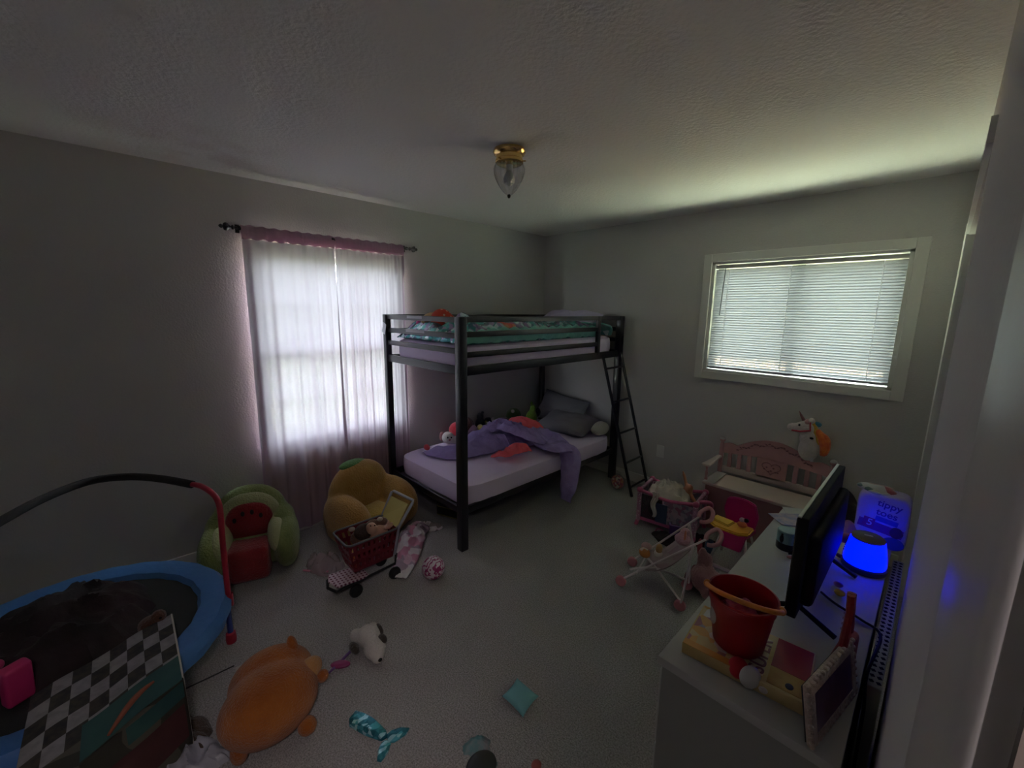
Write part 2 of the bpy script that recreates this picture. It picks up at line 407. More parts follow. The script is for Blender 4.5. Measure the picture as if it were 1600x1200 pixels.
b = B(); b.box((xm, .105, (z0 + z1) / 2), (x1 - x0 - .06, .004, z1 - z0 - .05)); b.ob('window_pane', pane, w2, smooth=False)

slatm = translucent('blind_slat', (.17, .175, .17), (.20, .22, .21), .08)
bl = thing('window_blind', 'white horizontal mini blind lowered over the back window', 'blind', (xm, .034, z0))
b = B(); b.box((xm, .034, z1 - .018 - .02), (x1 - x0 - .03, .028, .028), bev=.003); b.ob('headrail', mat('blind_metal', (.45, .46, .44), .5), bl)
b = B(); zb, zt = z0 + .045, z1 - .06; n = 41
for i in range(n):
    zc = zb + (zt - zb) * (i + .5) / n; a = math.radians(54); hw = .0125
    pr = []
    for q in range(5):
        s_ = (q / 4 - .5) * 2; d = hw * s_; cv = .0045 * (1 - s_ * s_)
        pr.append((.034 - math.cos(a) * d, zc + math.sin(a) * d + math.cos(a) * cv))
    rows = [[b.bm.verts.new((xx, yy, zz)) for (yy, zz) in pr] for xx in (x0 + .022, x1 - .022)]
    for q in range(4): b.bm.faces.new((rows[0][q], rows[1][q], rows[1][q + 1], rows[0][q + 1]))
b.ob('slats', slatm, bl)
b = B(); b.box((xm, .034, z0 + .034), (x1 - x0 - .03, .022, .016), bev=.004); b.ob('bottom_rail', mat('blind_rail', (.42, .42, .42), .5), bl)
for f in (.105, .46, .885):
    xx = x0 + f * (x1 - x0); b = B()
    for dy in (-.013, .013): b.tube([(xx, .034 + dy, z0 + .04), (xx, .034 + dy, z1 - .05)], .0011, 5)
    b.ob('ladder_cord', mat('cord_white', (.8, .8, .8), .7), bl)
xx = x0 + .098; b = B(); b.tube([(xx, .016, z1 - .05), (xx - .012, .010, z1 - .42)], .0032, 6); b.ob('tilt_wand', mat('wand_clear', (.10, .10, .10), .3), bl)
# wall outlet
p = aty(1032, 705, 0); b = B(); b.box((p.x, -.004, p.z), (.07, .008, .115), bev=.003)
tag(b.ob('wall_outlet', trimw), 'off-white wall outlet plate low between the bunk ladder and bench', 'outlet')

# ================================================================ BUNK BED
black = mat('black_metal', (.022, .022, .026), .32, spec=.5)
lilac = mat('lilac_sheet', (.76, .64, .88), .85, bump=.15, bscale=40)
X0, X1, Y0, Y1, HB = .075, 1.04, -1.955, -.085, 1.60
bed = thing('bunk_bed', 'black metal twin bunk bed with guard rails in the room corner', 'bunk bed', ((X0 + X1) / 2, (Y0 + Y1) / 2, 0))
for (x, y) in ((X0, Y0), (X1, Y0), (X1, Y1), (X0, Y1)):
    b = B(); r = .024 if x == X0 else .029
    b.box((x, y, HB / 2), (2 * r, 2 * r, HB), bev=.005); b.ob('post', black, bed)
def rail(a, c, h=.036, w=.022, name='rail'):
    a, c = Vector(a), Vector(c); d = c - a; b = B()
    ang = math.atan2(d.y, d.x); b.box((a + c) / 2, (d.length, w, h), (0, 0, ang), bev=.004); return b.ob(name, black, bed)
GY = -.44
for z in (1.582, 1.487, 1.355): rail((X1, Y0 + .02, z), (X1, GY, z), name='guard_rail')
rail((X1, GY, 1.582), (X1, Y1, 1.582), name='guard_rail')
b = B(); b.box((X1, GY, 1.43), (.03, .04, .34), bev=.004); b.ob('guard_post', black, bed)
rail((X1, Y0 + .02, 1.25), (X1, Y1 - .02, 1.25), .06, .026, 'side_rail'); rail((X0, Y0 + .02, 1.25), (X0, Y1 - .02, 1.25), .06, .026, 'side_rail')
rail((X1, Y0 + .02, .285), (X1, Y1 - .02, .285), .05, .026, 'side_rail'); rail((X0, Y0 + .02, .285), (X0, Y1 - .02, .285), .05, .026, 'side_rail')
for z in (1.582, 1.47): rail((X0, Y0 + .02, z), (X0, Y1 - .02, z), name='guard_rail')
for y in (Y0, Y1):
    for z in (1.58, 1.478, 1.38): rail((X0, y, z), (X1, y, z), name='end_rail')
    rail((X0, y, 1.255), (X1, y, 1.255), .055, name='end_rail'); rail((X0, y, .285), (X1, y, .285), .05, name='end_rail')
for zb in (1.235, .27):
    b = B()
    for k in range(12): b.box(((X0 + X1) / 2, Y0 + .12 + k * (Y1 - Y0 - .24) / 11, zb), (X1 - X0 - .02, .035, .012))
    b.ob('slat_base', black, bed, smooth=False)
# strapping lying on the frame ends and leaning ladder
LA, LB = atx(941, 556, X1 + .035), atx(975, 549, X1 + .035)
FA = at(987, 776, .0); FB = FA + (LB - LA) * 1.05; FB.z = 0; LA2 = V(LA.x, LA.y, 1.262); LB2 = V(LA.x, LB.y - .04, 1.262)
FB = V(FA.x + .0, FA.y + .335, 0)
LB2 = V(LA.x, min(LB.y, Y1 - .02), 1.262); LA2.y = LB2.y - .30
FB = V(FA.x, min(FA.y + .325, -.04), 0)
lad = B(); lad.tube([LA2, FA + V(0, 0, .0)], .0135, 10); o_l = lad.ob('ladder_rail', black, bed)
lad = B(); lad.tube([LB2, FB], .0135, 10); lad.ob('ladder_rail', black, bed)
for k, f in enumerate((.10, .335, .555, .765, .935)):
    b = B(); b.tube([LA2.lerp(FA, f), LB2.lerp(FB, f)], .010, 8); b.ob('ladder_rung', black, bed)

def mattress(name, label, x0, x1, y0, y1, zb, zt, m, loose=0.):
    b = B()
    # closed rounded slab, wrinkled sides
    N = 120
    def ring(z, ins, wr):
        out = []
        for i in range(N):
            a = 2 * PI * i / N; ca, sa = math.cos(a), math.sin(a); p = .09
            X = math.copysign(abs(ca) ** .18, ca); Y = math.copysign(abs(sa) ** .18, sa)
            x = (x0 + x1) / 2 + X * ((x1 - x0) / 2 - ins); y = (y0 + y1) / 2 + Y * ((y1 - y0) / 2 - ins)
            w = nz((x * 14, y * 14, 0), 1, wr); x += w * (1 if abs(ca) > abs(sa) else 0) * math.copysign(1, ca); y += w * (1 if abs(sa) >= abs(ca) else 0) * math.copysign(1, sa)
            out.append(V(x, y, z + nz((x * 4, y * 4, z), 1, .012 * (wr > .004))))
        return out
    h = zt - zb
    levels = [ring(zb, .02, .0), ring(zb + .015, .004, .010), ring(zb + h * .35, 0, .007), ring(zb + h * .7, .001, .003), ring(zt - .015, .006, .002), ring(zt, .03, 0)]
    vs = [[b.bm.verts.new(p) for p in L] for L in levels]
    for A, C in zip(vs, vs[1:]):
        for j in range(N): b.bm.faces.new((A[j], A[(j + 1) % N], C[(j + 1) % N], C[j]))
    last = vs[-1]
    for k in range(1, 8):
        s = 1 - k / 8; cx, cy = (x0 + x1) / 2, (y0 + y1) / 2
        base = [q.co.copy() for q in vs[-1]]
        nr = [b.bm.verts.new(V(cx + (p.x - cx) * s, cy + (p.y - cy) * s, zt + .004 + nz((cx + (p.x - cx) * s, cy + (p.y - cy) * s, 0), 6, .007))) for p in base]
        for j in range(N): b.bm.faces.new((last[j], last[(j + 1) % N], nr[(j + 1) % N], nr[j]))
        last = nr
    b.bm.faces.new(last); b.bm.faces.new(vs[0][::-1])
    return tag(b.ob(name, m), label, 'mattress')
mattress('mattress', 'lilac sheeted mattress on the upper bunk', X0 + .03, X1 - .018, Y0 + .03, Y1 - .03, 1.245, 1.41, lilac)
mattress('mattress', 'lilac sheeted mattress on the lower bunk', X0 + .03, X1 + .012, Y0 + .03, Y1 - .03, .285, .45, lilac)
def pillow(name, label, c, d, r, m, cat='pillow', puff=1.):
    b = B(); M = rotm(r); c = Vector(c)
    for sgn in (1, -1):
        def f(u, v):
            a, e = u * 2 - 1, v * 2 - 1
            t = max(0, (1 - abs(a) ** 2.6)) * max(0, (1 - abs(e) ** 2.6)); h = t ** .42
            k = 1 - .07 * (1 - abs(a)) * abs(e) ; kk = 1 - .07 * (1 - abs(e)) * abs(a)
            p = V(a * d[0] / 2 * kk, e * d[1] / 2 * k, sgn * h * d[2] / 2 * (1 + nz((a * 2 + c.x * 7, e * 2, sgn), 1.3, .28)))
            return M @ p + c
        b.grid(f, 22, 22)
    bmesh.ops.remove_doubles(b.bm, verts=list(b.bm.verts), dist=.0004)
    return tag(b.ob(name, m), label, cat)

# ================================================================ CURTAINS, ROD, CEILING LIGHT
curt = translucent('sheer_curtain', (.56, .42, .52), (.80, .75, .86), .040, .0008)
curt_hem = translucent('curtain_header', (.50, .35, .44), (.46, .27, .37), .35)
RZ, RX = 2.125, .048
rod = thing('curtain_rod', 'black curtain rod with scrolled finials over the left window', 'curtain rod', (RX, -2.33, RZ))
b = B(); b.tube([(RX, -2.93, RZ), (RX, -1.72, RZ)], .008, 10); b.ob('rod', black, rod)
for y, s in ((-2.93, -1), (-1.72, 1)):
    b = B()
    b.lathe([(.006, 0), (.014, .004), (.014, .010), (.007, .014), (.010, .022), (.021, .034), (.024, .042), (.018, .052), (.009, .058), (.013, .066), (.008, .076), (0, .08)], (RX, y, RZ), (PI / 2 if s < 0 else -PI / 2, 0, 0), 16)
    for q in range(6):
        a = q * PI / 3; b.blob((RX + .016 * math.cos(a), y + s * .042, RZ + .016 * math.sin(a)), (.009, .013, .009), seg=8)
    b.ob('finial', black, rod)
for y in (-2.905, -2.335, -1.745):
    b = B(); b.box((.024, y, RZ), (.048, .009, .012)); b.box((.004, y, RZ), (.008, .022, .05)); b.lathe([(.013, -.008), (.013, .008)], (RX, y, RZ), (PI / 2, 0, 0), 14)
    b.ob('bracket', black, rod)
def curtain(ya, yb, seed, label, gather, lean):
    t = thing('curtain', label, 'curtain', (RX, (ya + yb) / 2, .03), 'mauve sheer curtain panels')
    def fold(u, z):
        zt = (RZ - z) / RZ
        y = ya + (yb - ya) * u
        amp = (.003 + .009 * min(1, zt * 2.2)) * (1 if z < RZ - .05 else .35)
        ph = 2 * PI * (u * gather + .25 * math.sin(u * 5 + seed))
        x = RX + amp * (math.sin(ph) + .5 * math.sin(2.3 * ph + seed)) + nz((y * 3, z * 1.2, seed), 1, .012) * min(1, zt * 3)
        x = x + .004 * zt
        y += lean(u, zt) + .008 * math.cos(ph) * zt
        if y > -2.05: x = min(x, .044 - .004 * math.sin(ph)) if z < RZ - .2 else x
        return V(max(.022 if z < .75 or z > 2.07 else .03, x), y, z)
    zh = RZ - .062
    b = B(); b.grid(lambda u, v: fold(u, .035 + (zh - .035) * v), 110, 46); b.ob('curtain_cloth', curt, t)
    b = B()
    def hd(u, v):
        p = fold(u, RZ - .02); a = 2 * PI * v
        z = RZ - .02 + .042 * math.sin(a) * (1.0); return V(RX + .0125 * math.cos(a) + nz((p.y * 60, z, seed), 1, .002), p.y, z + (.004 * math.sin(p.y * 90)))
    b.grid(hd, 110, 14); b.ob('curtain_header', curt_hem, t)
curtain(-2.895, -2.325, 1.3, 'left mauve sheer curtain panel, nearly flat, over the left window', 5, lambda u, t: .03 * t * (u - .2) - .01 * t)
curtain(-2.318, -1.772, 4.1, 'right mauve sheer curtain panel with soft folds beside the bunk', 8, lambda u, t: -.03 * t * (1 - u) + .06 * t * math.sin(u * 3) * .5)
# ceiling light
cx, cyy = at(796, 232, H).x, at(796, 232, H).y
brass = mat('polished_brass', (.75, .52, .20), .18, metal=1)
fx = thing('ceiling_light', 'small brass ceiling light with pointed cut glass shade', 'ceiling light', (cx, cyy, H - .24))
b = B(); b.lathe([(.062, 0), (.078, -.006), (.082, -.018), (.076, -.030), (.066, -.036), (.066, -.052), (.070, -.056), (.070, -.068), (.060, -.075), (.02, -.078), (0, -.078)], (cx, cyy, H), n=36)
for q in range(3):
    a = q * 2.1 + .6; b.tube([(cx + .066 * math.cos(a), cyy + .066 * math.sin(a), H - .062), (cx + .084 * math.cos(a), cyy + .084 * math.sin(a), H - .062)], .0035, 8)
b.ob('brass_base', brass, fx)
gl = thin_glass(); gl.name = 'cut_glass'
gl.node_tree.nodes['Mix Shader'].inputs[0].default_value = .20; gl.node_tree.nodes['Transparent BSDF'].inputs[0].default_value = (.90, .91, .92, 1); gl.node_tree.nodes['Glossy BSDF'].inputs['Roughness'].default_value = .12
b = B(); P_ = [(.060, -.070), (.070, -.078), (.076, -.094), (.075, -.115), (.068, -.140), (.055, -.168), (.038, -.194), (.020, -.212), (.007, -.220)]
b.lathe(P_, (cx, cyy, H), n=96, rib=.05, nrib=24, cap=False); b.ob('glass_shade', gl, fx)
b = B(); b.lathe([(.006, -.216), (.009, -.222), (.007, -.230), (0, -.236)], (cx, cyy, H), n=14); b.ob('finial', mat('dark_bronze', (.03, .025, .02), .4, metal=.5), fx)
b = B(); b.lathe([(.018, -.078), (.018, -.10), (.014, -.105), (.024, -.125), (.030, -.145), (.026, -.165), (0, -.178)], (cx, cyy, H), n=20); b.ob('light_bulb', mat('bulb_white', (.7, .7, .68), .4), fx)

hl = thing('hall_fill_dome', 'unseen white dome added on the hall ceiling for the fill light', 'ceiling light', (3.66, -3.85, 2.33))
b = B(); b.lathe([(.19, .11), (.19, .085), (.17, .03), (.12, .005), (0, 0)], (3.66, -3.85, 2.33), n=32); b.ob('fill_dome_shade', mat('fill_dome_glow', (.8, .78, .74), .4, emit=(1, .9, .8), estr=1.2), hl)  # glowing dome added around the hall fill light, out of view

# ================================================================ SOFT GOODS HELPERS
def fuzz(name, col, var=None, **k): return mat(name, col, .95, bump=.9, bscale=k.pop('bscale', 90), var=var, vscale=k.pop('vscale', 14), spec=.15, sheen=.3, **k)
def ridge(p, s): return 1 - abs(noise.noise(Vector(p) * s)) * 2.2
def heap(name, label, cat, c, rx, ry, h, m, seed=0, rot=0, rag=.22, fold=.4, fs=9., parent=None, nu=72, nv=20, top=None):
    """a crumpled cloth or bag lying on a surface: closed, folded mound"""
    b = B(); c = Vector(c); R = Euler((0, 0, rot)).to_matrix()
    def f(u, v):
        a = 2 * PI * u; e = 1 + rag * noise.noise(V(math.cos(a) * 1.6 + seed, math.sin(a) * 1.6, seed)) + rag * .5 * noise.noise(V(math.cos(a) * 5, math.sin(a) * 5 + seed, 2))
        r = v ** .75
        x, y = rx * e * r * math.cos(a), ry * e * r * math.sin(a)
        d = max(0, 1 - r ** 2.2) ** .6
        z = h * d * (1 - fold + fold * ridge((x + seed * 3, y - seed, 0), fs) + fold * .5 * noise.noise(V(x * 22, y * 22, seed))) + .004 * (1 - r)
        return R @ V(x, y, max(.0015, z)) + c
    rows = [[b.bm.verts.new(f(i / nu, j / nv)) for j in range(1, nv + 1)] for i in range(nu)]
    ctr = b.bm.verts.new(f(0, .0001)); low = b.bm.verts.new(c + V(0, 0, .0005))
    for i in range(nu):
        A, C = rows[i], rows[(i + 1) % nu]; b.bm.faces.new((ctr, A[0], C[0]))
        for j in range(nv - 1): b.bm.faces.new((A[j], A[j + 1], C[j + 1], C[j]))
        b.bm.faces.new((A[-1], low, C[-1]))
    o = b.ob(name, m, parent)
    if parent is None: tag(o, label, cat)
    return o
def drape(name, label, cat, path, widths, heights, m, seed=0, nu=70, nv=30, fold=.35, fs=7., parent=None, solid=.006, wav=.0):
    b = B(); P = crom(path, 12); n = len(P)
    def lerp(L, t):
        t *= len(L) - 1; i = min(int(t), len(L) - 2); return L[i] + (L[i + 1] - L[i]) * (t - i)
    def f(u, v):
        k = u * (n - 1); i = min(int(k), n - 2); p = P[i].lerp(P[i + 1], k - i); t = (P[min(i + 1, n - 1)] - P[max(i - 1, 0)]).normalized()
        s = t.cross(V(0, 0, 1)); s = s.normalized() if s.length > .05 else V(0, 1, 0); nn = s.cross(t).normalized()
        w = lerp(widths, u); h = lerp(heights, u); a = v * 2 - 1
        q = p + s * w * a * (1 + .12 * nz((u * 7, seed, a), 1)); end = min(1, u * 9, (1 - u) * 9) ** .5
        d = h * (1 - abs(a) ** 2.4) * end * (1 - fold + fold * ridge((q.x + seed, q.y * 1.3, q.z), fs)) + .008 + nz((q.x * 16, q.y * 16, q.z * 16 + seed), 1, .010)
        return q + nn * max(.003, d) + V(0, 0, 0)
    b.grid(f, nu, nv); o = b.ob(name, m, parent, solid=solid)
    if parent is None: tag(o, label, cat)
    return o
eyem = mat('toy_eye', (.01, .01, .01), .2)
def plush(name, label, cat, base, blobs, m, parts=(), remesh=.012, group=None):
    """blobs: (dx,dy,dz,rx,ry,rz[,rot]); parts: (partname, material, [blobs])"""
    t = thing(name, label, cat, base, group); base = Vector(base)
    b = B()
    for q in blobs: b.blob(base + V(*q[:3]), q[3:6], q[6] if len(q) > 6 else None, seg=24)
    b.ob('body', m, t, remesh=remesh)
    for pn, pm, bl in parts:
        for q in bl:
            b = B(); b.blob(base + V(*q[:3]), q[3:6], q[6] if len(q) > 6 else None, seg=14); b.ob(pn, pm, t)
    return t

# ================================================================ TRAMPOLINE AND WHAT LIES ON IT
blue = mat('blue_vinyl', (.055, .17, .44), .5, bump=.35, bscale=25)
redp = mat('red_tube', (.42, .025, .05), .35)
TC = V(.78, -3.83, 0); TZ = .25
tr = thing('trampoline', 'small round trampoline with blue pad, black mat and padded grab handle', 'trampoline', TC)
b = B(); b.lathe([(.435, TZ - .012), (.45, TZ + .012), (.50, TZ + .026), (.545, TZ + .020), (.568, TZ - .012), (.565, TZ - .05), (.555, TZ - .055), (.555, TZ - .02), (.50, TZ - .002), (.435, TZ - .012)], TC, n=96, rib=.006, nrib=24, cap=False)
b.ob('safety_pad', blue, tr)
b = B(); b.lathe([(0, TZ - .018), (.30, TZ - .016), (.46, TZ - .012), (.46, TZ - .016), (.30, TZ - .020), (0, TZ - .022)], TC, n=64); b.ob('jump_mat', mat('black_mesh', (.02, .022, .02), .8, bump=.3, bscale=300), tr)
b = B(); b.tube([TC + V(.55 * math.cos(a), .55 * math.sin(a), TZ - .03) for a in [2 * PI * i / 64 for i in range(64)]], .013, 8, closed=True); b.ob('ring_frame', mat('blue_tube', (.03, .05, .22), .4), tr)
for k in range(6):
    a = math.radians(77.5 + 60 * k); p = TC + V(.55 * math.cos(a), .55 * math.sin(a), 0)
    b = B(); b.tube([p + V(0, 0, TZ - .03), p + V(0, 0, .03)], .0125, 10); lg = b.ob('leg', MATS['blue_tube'], tr)
    b = B(); b.lathe([(.012, .055), (.021, .05), (.024, .02), (.022, 0)], p, n=16); b.ob('foot_cap', redp, lg)
A = V(.899, -3.285, 0)
hp = [A + V(.0, 0, TZ - .02), A + V(.012, 0, .36), A + V(.03, .0, .55), A + V(.050, .002, .70), A + V(.046, 0, .755), A + V(.0, -.01, .785), at(315, 760, .79), at(296, 756, .79)]
b = B(); b.tube(crom(hp, 6), .0125, 12); b.ob('handle_tube', redp, tr)
b = B(); b.lathe([(.020, 0), (.020, .06)], A + V(.001, 0, .20), n=16); b.ob('handle_clamp', redp, tr)
foam = [at(300, 757, .79), at(250, 748, .79), at(200, 745, .79), at(140, 752, .79), at(70, 778, .79), at(0, 815, .79), at(-60, 850, .79), at(-140, 905, .79)]
b = B(); b.tube(crom(foam, 8), .0185, 14); b.ob('foam_grip', mat('black_foam', (.03, .028, .028), .95, bump=.2, bscale=120), tr)
e = foam[-1]; B2 = TC + V(.55 * math.cos(math.radians(257.5)), .55 * math.sin(math.radians(257.5)), 0)
b = B(); b.tube([e, V((e.x + B2.x) / 2 + .05, (e.y + B2.y) / 2, .76), V(B2.x + .02, B2.y, .66), V(B2.x, B2.y, TZ - .02)], .0125, 12)
b.ob('handle_tube', redp, tr)

blackcloth = mat('black_cloth', (.018, .013, .013), .95, bump=.5, bscale=40, var=(.035, .02, .022), vscale=6)
heap('clothes_pile', 'heap of black clothes lying on the trampoline mat', 'clothes', (.70, -3.84, TZ - .010), .36, .30, .15, blackcloth, seed=3, rot=.2, rag=.2, fs=6)
plush('plush_toy', 'small dark brown plush poking out of the black clothes heap', 'plush toy', (.93, -3.575, TZ - .008), [(0, 0, .035, .05, .045, .035), (.02, .03, .07, .032, .03, .03)], fuzz('brown_dark_fur', (.10, .045, .03)), [('eye', eyem, [(.05, .035, .078, .005, .005, .005)])], .009)

# printed board leaning from the trampoline rim to the floor
TL, TR_, CR_ = at(50, 1090, .300), at(268, 960, .300), at(286, 1062, .300)
CL_ = CR_ + (TL - TR_); CL_.x += .05; BR = V(CR_.x + .03, CR_.y, .006)
wht = mat('print_white', (.20, .19, .20), .8, var=(.27, .26, .27), vscale=30); blk = mat('print_black', (.02, .02, .022), .8, var=(.05, .04, .03), vscale=40)
tealp = mat('print_teal', (.015, .065, .068), .8, var=(.03, .09, .08), vscale=9); marp = mat('print_maroon', (.07, .018, .02), .8, var=(.05, .015, .015), vscale=10)
tanp = mat('print_tan', (.09, .08, .055), .7, pattern=pat_wave((.03, .028, .02), (.08, .075, .055), 3.0, 1.5)); orp = mat('print_orange', (.26, .07, .035), .7)
bd = thing('play_board', 'checkered printed board with teal and maroon bands leaning on trampoline', 'play board', (TL + CR_) / 2 * 1.0)
bd.location.z = 0; WLOC[bd.name] = Vector(bd.location)
def bp(u, v, off=0.):
    if v < .62: q = TL.lerp(TR_, u).lerp(CL_.lerp(CR_, u), v / .62); n_ = V(0, 0, 1)
    else: q = CL_.lerp(CR_, u); k = (v - .62) / .38; q = V(q.x + .03 * k, q.y, .300 - .294 * k); n_ = V(1, 0, .1)
    return q + n_ * (off + .004 * math.sin(u * 11))
def patch(name, m, u0, u1, v0, v1, off, n=6):
    b = B(); b.grid(lambda a, c: bp(u0 + (u1 - u0) * a, v0 + (v1 - v0) * c, off), n, n); return b.ob(name, m, bd)
b = B(); b.grid(lambda a, c: bp(a, c, 0), 24, 16); b.ob('board_panel', tanp, bd, solid=.010)
for i in range(8):
    for j in range(5):
        patch('checker_square', wht if (i + j) % 2 else blk, i / 8, (i + 1) / 8, j * .10, (j + 1) * .10, .0060, 3)
patch('teal_band', tealp, .34, .995, .42, .618, .0070, 8); patch('teal_band', tealp, .60, .995, .622, .70, .0070, 4); patch('maroon_band', marp, .45, .985, .73, .90, .0064, 8)
b = B(); b.tube([bp(.50 + .3 * t, .60 - .10 * t - .03 * math.sin(t * 3), .010) for t in [i / 12 for i in range(13)]], [.004 + .006 * math.sin(PI * i / 12) for i in range(13)], 8); b.ob('orange_swoosh', orp, bd)
b = B(); b.tube([bp(1, t, .004) for t in (.0, .3, .6, 1)], .004, 6); b.ob('board_edge', mat('edge_white', (.45, .42, .38), .7), bd)
p = V(1.00, -3.955, TZ - .01); pb = thing('toy_block', 'hot pink plastic toy standing at the edge of the black clothes', 'toy', p)
hot = mat('hot_pink', (.55, .03, .16), .45)
b = B(); b.box(p + V(.03, .015, .075), (.05, .075, .15), (0, .1, .5), bev=.012); b.ob('body', hot, pb)
b = B(); b.blob(p + V(-.01, -.03, .145), (.022, .022, .020)); b.ob('knob', hot, pb)
heap('plastic_bag', 'crumpled white plastic bag at the bottom beside the orange plush', 'bag', at(262, 1196, .0), .20, .085, .075, mat('white_plastic', (.36, .36, .40), .45, bump=.4, bscale=30), seed=5, rot=.9, fold=.6, fs=14)
heap('blanket', 'dark brown fluffy blanket crumpled between board and orange plush', 'blanket', at(268, 1158, .0), .15, .10, .07, fuzz('brown_fluff', (.045, .03, .022), (.09, .06, .04)), seed=8, rot=.5)
b = B(); b.tube([at(282, 1080, .005), at(320, 1062, .006), at(366, 1040, .005)], .0028, 6); tag(b.ob('cord', mat('black_rubber', (.01, .01, .01), .5)), 'thin black cord on the carpet pointing at the orange plush', 'cord')

# ================================================================ ORANGE PLUSH
orf = fuzz('orange_fur', (.40, .125, .02), (.29, .08, .013), vscale=9, bscale=140)
base = V(1.50, -3.26, 0)
t = thing('plush_animal', 'big round orange plush animal lying face down on the carpet', 'plush toy', base)
b = B(); b.blob(base + V(.04, -.015, .135), (.135, .175, .135), seg=40, nz=.05, ns=5); b.blob(base + V(-.065, .02, .140), (.105, .155, .130), (0, 0, -.15), seg=36)
b.ob('body', orf, t, remesh=.011)
for q, r, ang in ((at(457, 1010, .245), (.018, .021, .046), (0, -.3, .3)), (at(504, 1056, .15), (.022, .024, .026), None)):
    b = B(); b.blob(q, r, ang, seg=18); b.ob('ear', orf, t)
for q, r in ((at(480, 1134, .05), (.036, .034, .03)), (at(374, 1176, .05), (.030, .030, .045))):
    b = B(); b.blob(q, r, seg=18); b.ob('paw', orf, t)
b = B(); b.blob(at(484, 1046, .175), (.040, .055, .045), (0, 0, .5), seg=22); b.ob('muzzle', fuzz('light_orange_fur', (.46, .23, .08)), t)
b = B(); b.box(at(372, 1044, .16), (.002, .02, .016)); b.ob('care_tag', MATS['edge_white'], t)

# ================================================================ CHAIRS
def xf(o, ang):
    M = Matrix.Rotation(ang, 3, 'Z'); return lambda p: Vector(o) + M @ Vector(p)
# watermelon chair, local +x is the front
O = V(.245, -3.045, 0); ang = math.radians(-19); T = xf(O, ang); RZm = Matrix.Rotation(ang, 3, 'Z')
gr = fuzz('watermelon_green', (.19, .24, .08), (.27, .32, .12), vscale=10); pale = fuzz('watermelon_rind', (.44, .46, .24)); wr = fuzz('watermelon_red', (.30, .028, .035), (.23, .022, .028)); seed_m = mat('seed_black', (.02, .012, .012), .8)
wc = thing('plush_chair', 'watermelon slice plush kids chair with red seat against left wall', 'kids chair', O)
b = B()
b.blob(T((-.10, 0, .26)), (.095, .215, .245), RZm, seg=36, pw=.9); b.blob(T((.02, .20, .145)), (.20, .075, .155), RZm, seg=30, pw=.85); b.blob(T((.02, -.20, .145)), (.20, .075, .155), RZm, seg=30, pw=.85)
b.blob(T((-.03, 0, .11)), (.17, .24, .11), RZm, seg=30, pw=.8)
for s in (1, -1): b.blob(T((-.06, s * .175, .25)), (.11, .08, .11), RZm, seg=26)
b.ob('chair_body', gr, wc, remesh=.014)
b = B(); b.blob(T((-.045, 0, .285)), (.064, .180, .190), RZm, seg=36, pw=.9)
for s in (1, -1): b.blob(T((.03, s * .155, .205)), (.165, .062, .105), RZm, seg=24)
b.ob('rind_band', pale, wc, remesh=.012)
b = B(); b.blob(T((-.012, 0, .275)), (.052, .135, .150), RZm, seg=36, pw=.8); b.box(T((.085, 0, .105)), (.27, .225, .21), RZm, bev=.035); b.ob('seat', wr, wc)
for (y, z) in ((-.075, .335), (-.028, .372), (.022, .375), (.068, .345)):
    b = B(); b.blob(T((.040, y, z)), (.006, .011, .017), RZm, seg=12); b.ob('seed', seed_m, wc)
# yellow plush chair
O = V(.375, -2.315, 0); ang = math.radians(14); T = xf(O, ang); RZm = Matrix.Rotation(ang, 3, 'Z')
yf = fuzz('yellow_fur', (.50, .29, .085), (.41, .23, .06), vscale=9)
yc = thing('plush_chair', 'golden yellow fuzzy plush kids chair with green leaf top beside bunk', 'kids chair', O)
b = B(); b.blob(T((-.10, 0, .27)), (.12, .25, .265), RZm, seg=36, pw=.9)
for s in (1, -1): b.blob(T((.04, s * .215, .19)), (.22, .10, .175), Euler((0, .12, ang)).to_matrix(), seg=30, pw=.85)
b.blob(T((.0, 0, .10)), (.245, .295, .11), RZm, seg=34, pw=.75); b.ob('chair_body', yf, yc, remesh=.014)
b = B(); b.box(T((.06, 0, .15)), (.27, .20, .16), RZm, bev=.05); b.ob('seat', fuzz('seat_yellow', (.60, .40, .10)), yc)
b = B(); b.blob(T((-.12, -.03, .515)), (.055, .11, .030), RZm, seg=20); b.ob('leaf_top', fuzz('leaf_green', (.12, .26, .08)), yc)

# ================================================================ SHOPPING CART
cg = mat('cart_grey', (.16, .16, .17), .4); cred = mat('cart_red', (.20, .012, .025), .4); cblk = mat('cart_black', (.015, .015, .016), .45)
C0 = V(.92, -2.57, 0); ct = thing('toy_shopping_cart', 'red toy shopping cart with polka dot base panel, loaded with toys', 'toy cart', C0)
bx = (.80, 1.01, -2.735, -2.42); bb = (.84, .975, -2.69, -2.45)
b = B()
def cwall(p0, p1, q0, q1, nholes):
    """slotted side between bottom edge p0-p1 and rim edge q0-q1"""
    p0, p1, q0, q1 = map(Vector, (p0, p1, q0, q1))
    def strip(a0, a1, c0, c1):
        A_, B_, C_, D_ = [p0.lerp(p1, a).lerp(q0.lerp(q1, a), c) for a, c in ((a0, c0), (a1, c0), (a1, c1), (a0, c1))]
        vs = [b.bm.verts.new(v) for v in (A_, B_, C_, D_)]; b.bm.faces.new(vs)
    for r in range(4):
        strip(0, 1, r * .3, r * .3 + .13 if r < 3 else 1)
    for k in range(nholes + 1):
        a = k / nholes; strip(max(0, a - .03), min(1, a + .03), 0, 1)
zb, zr = .135, .33
L4 = [(bb[0], bb[2]), (bb[1], bb[2]), (bb[1], bb[3]), (bb[0], bb[3])]; U4 = [(bx[0], bx[2]), (bx[1], bx[2]), (bx[1], bx[3]), (bx[0], bx[3])]
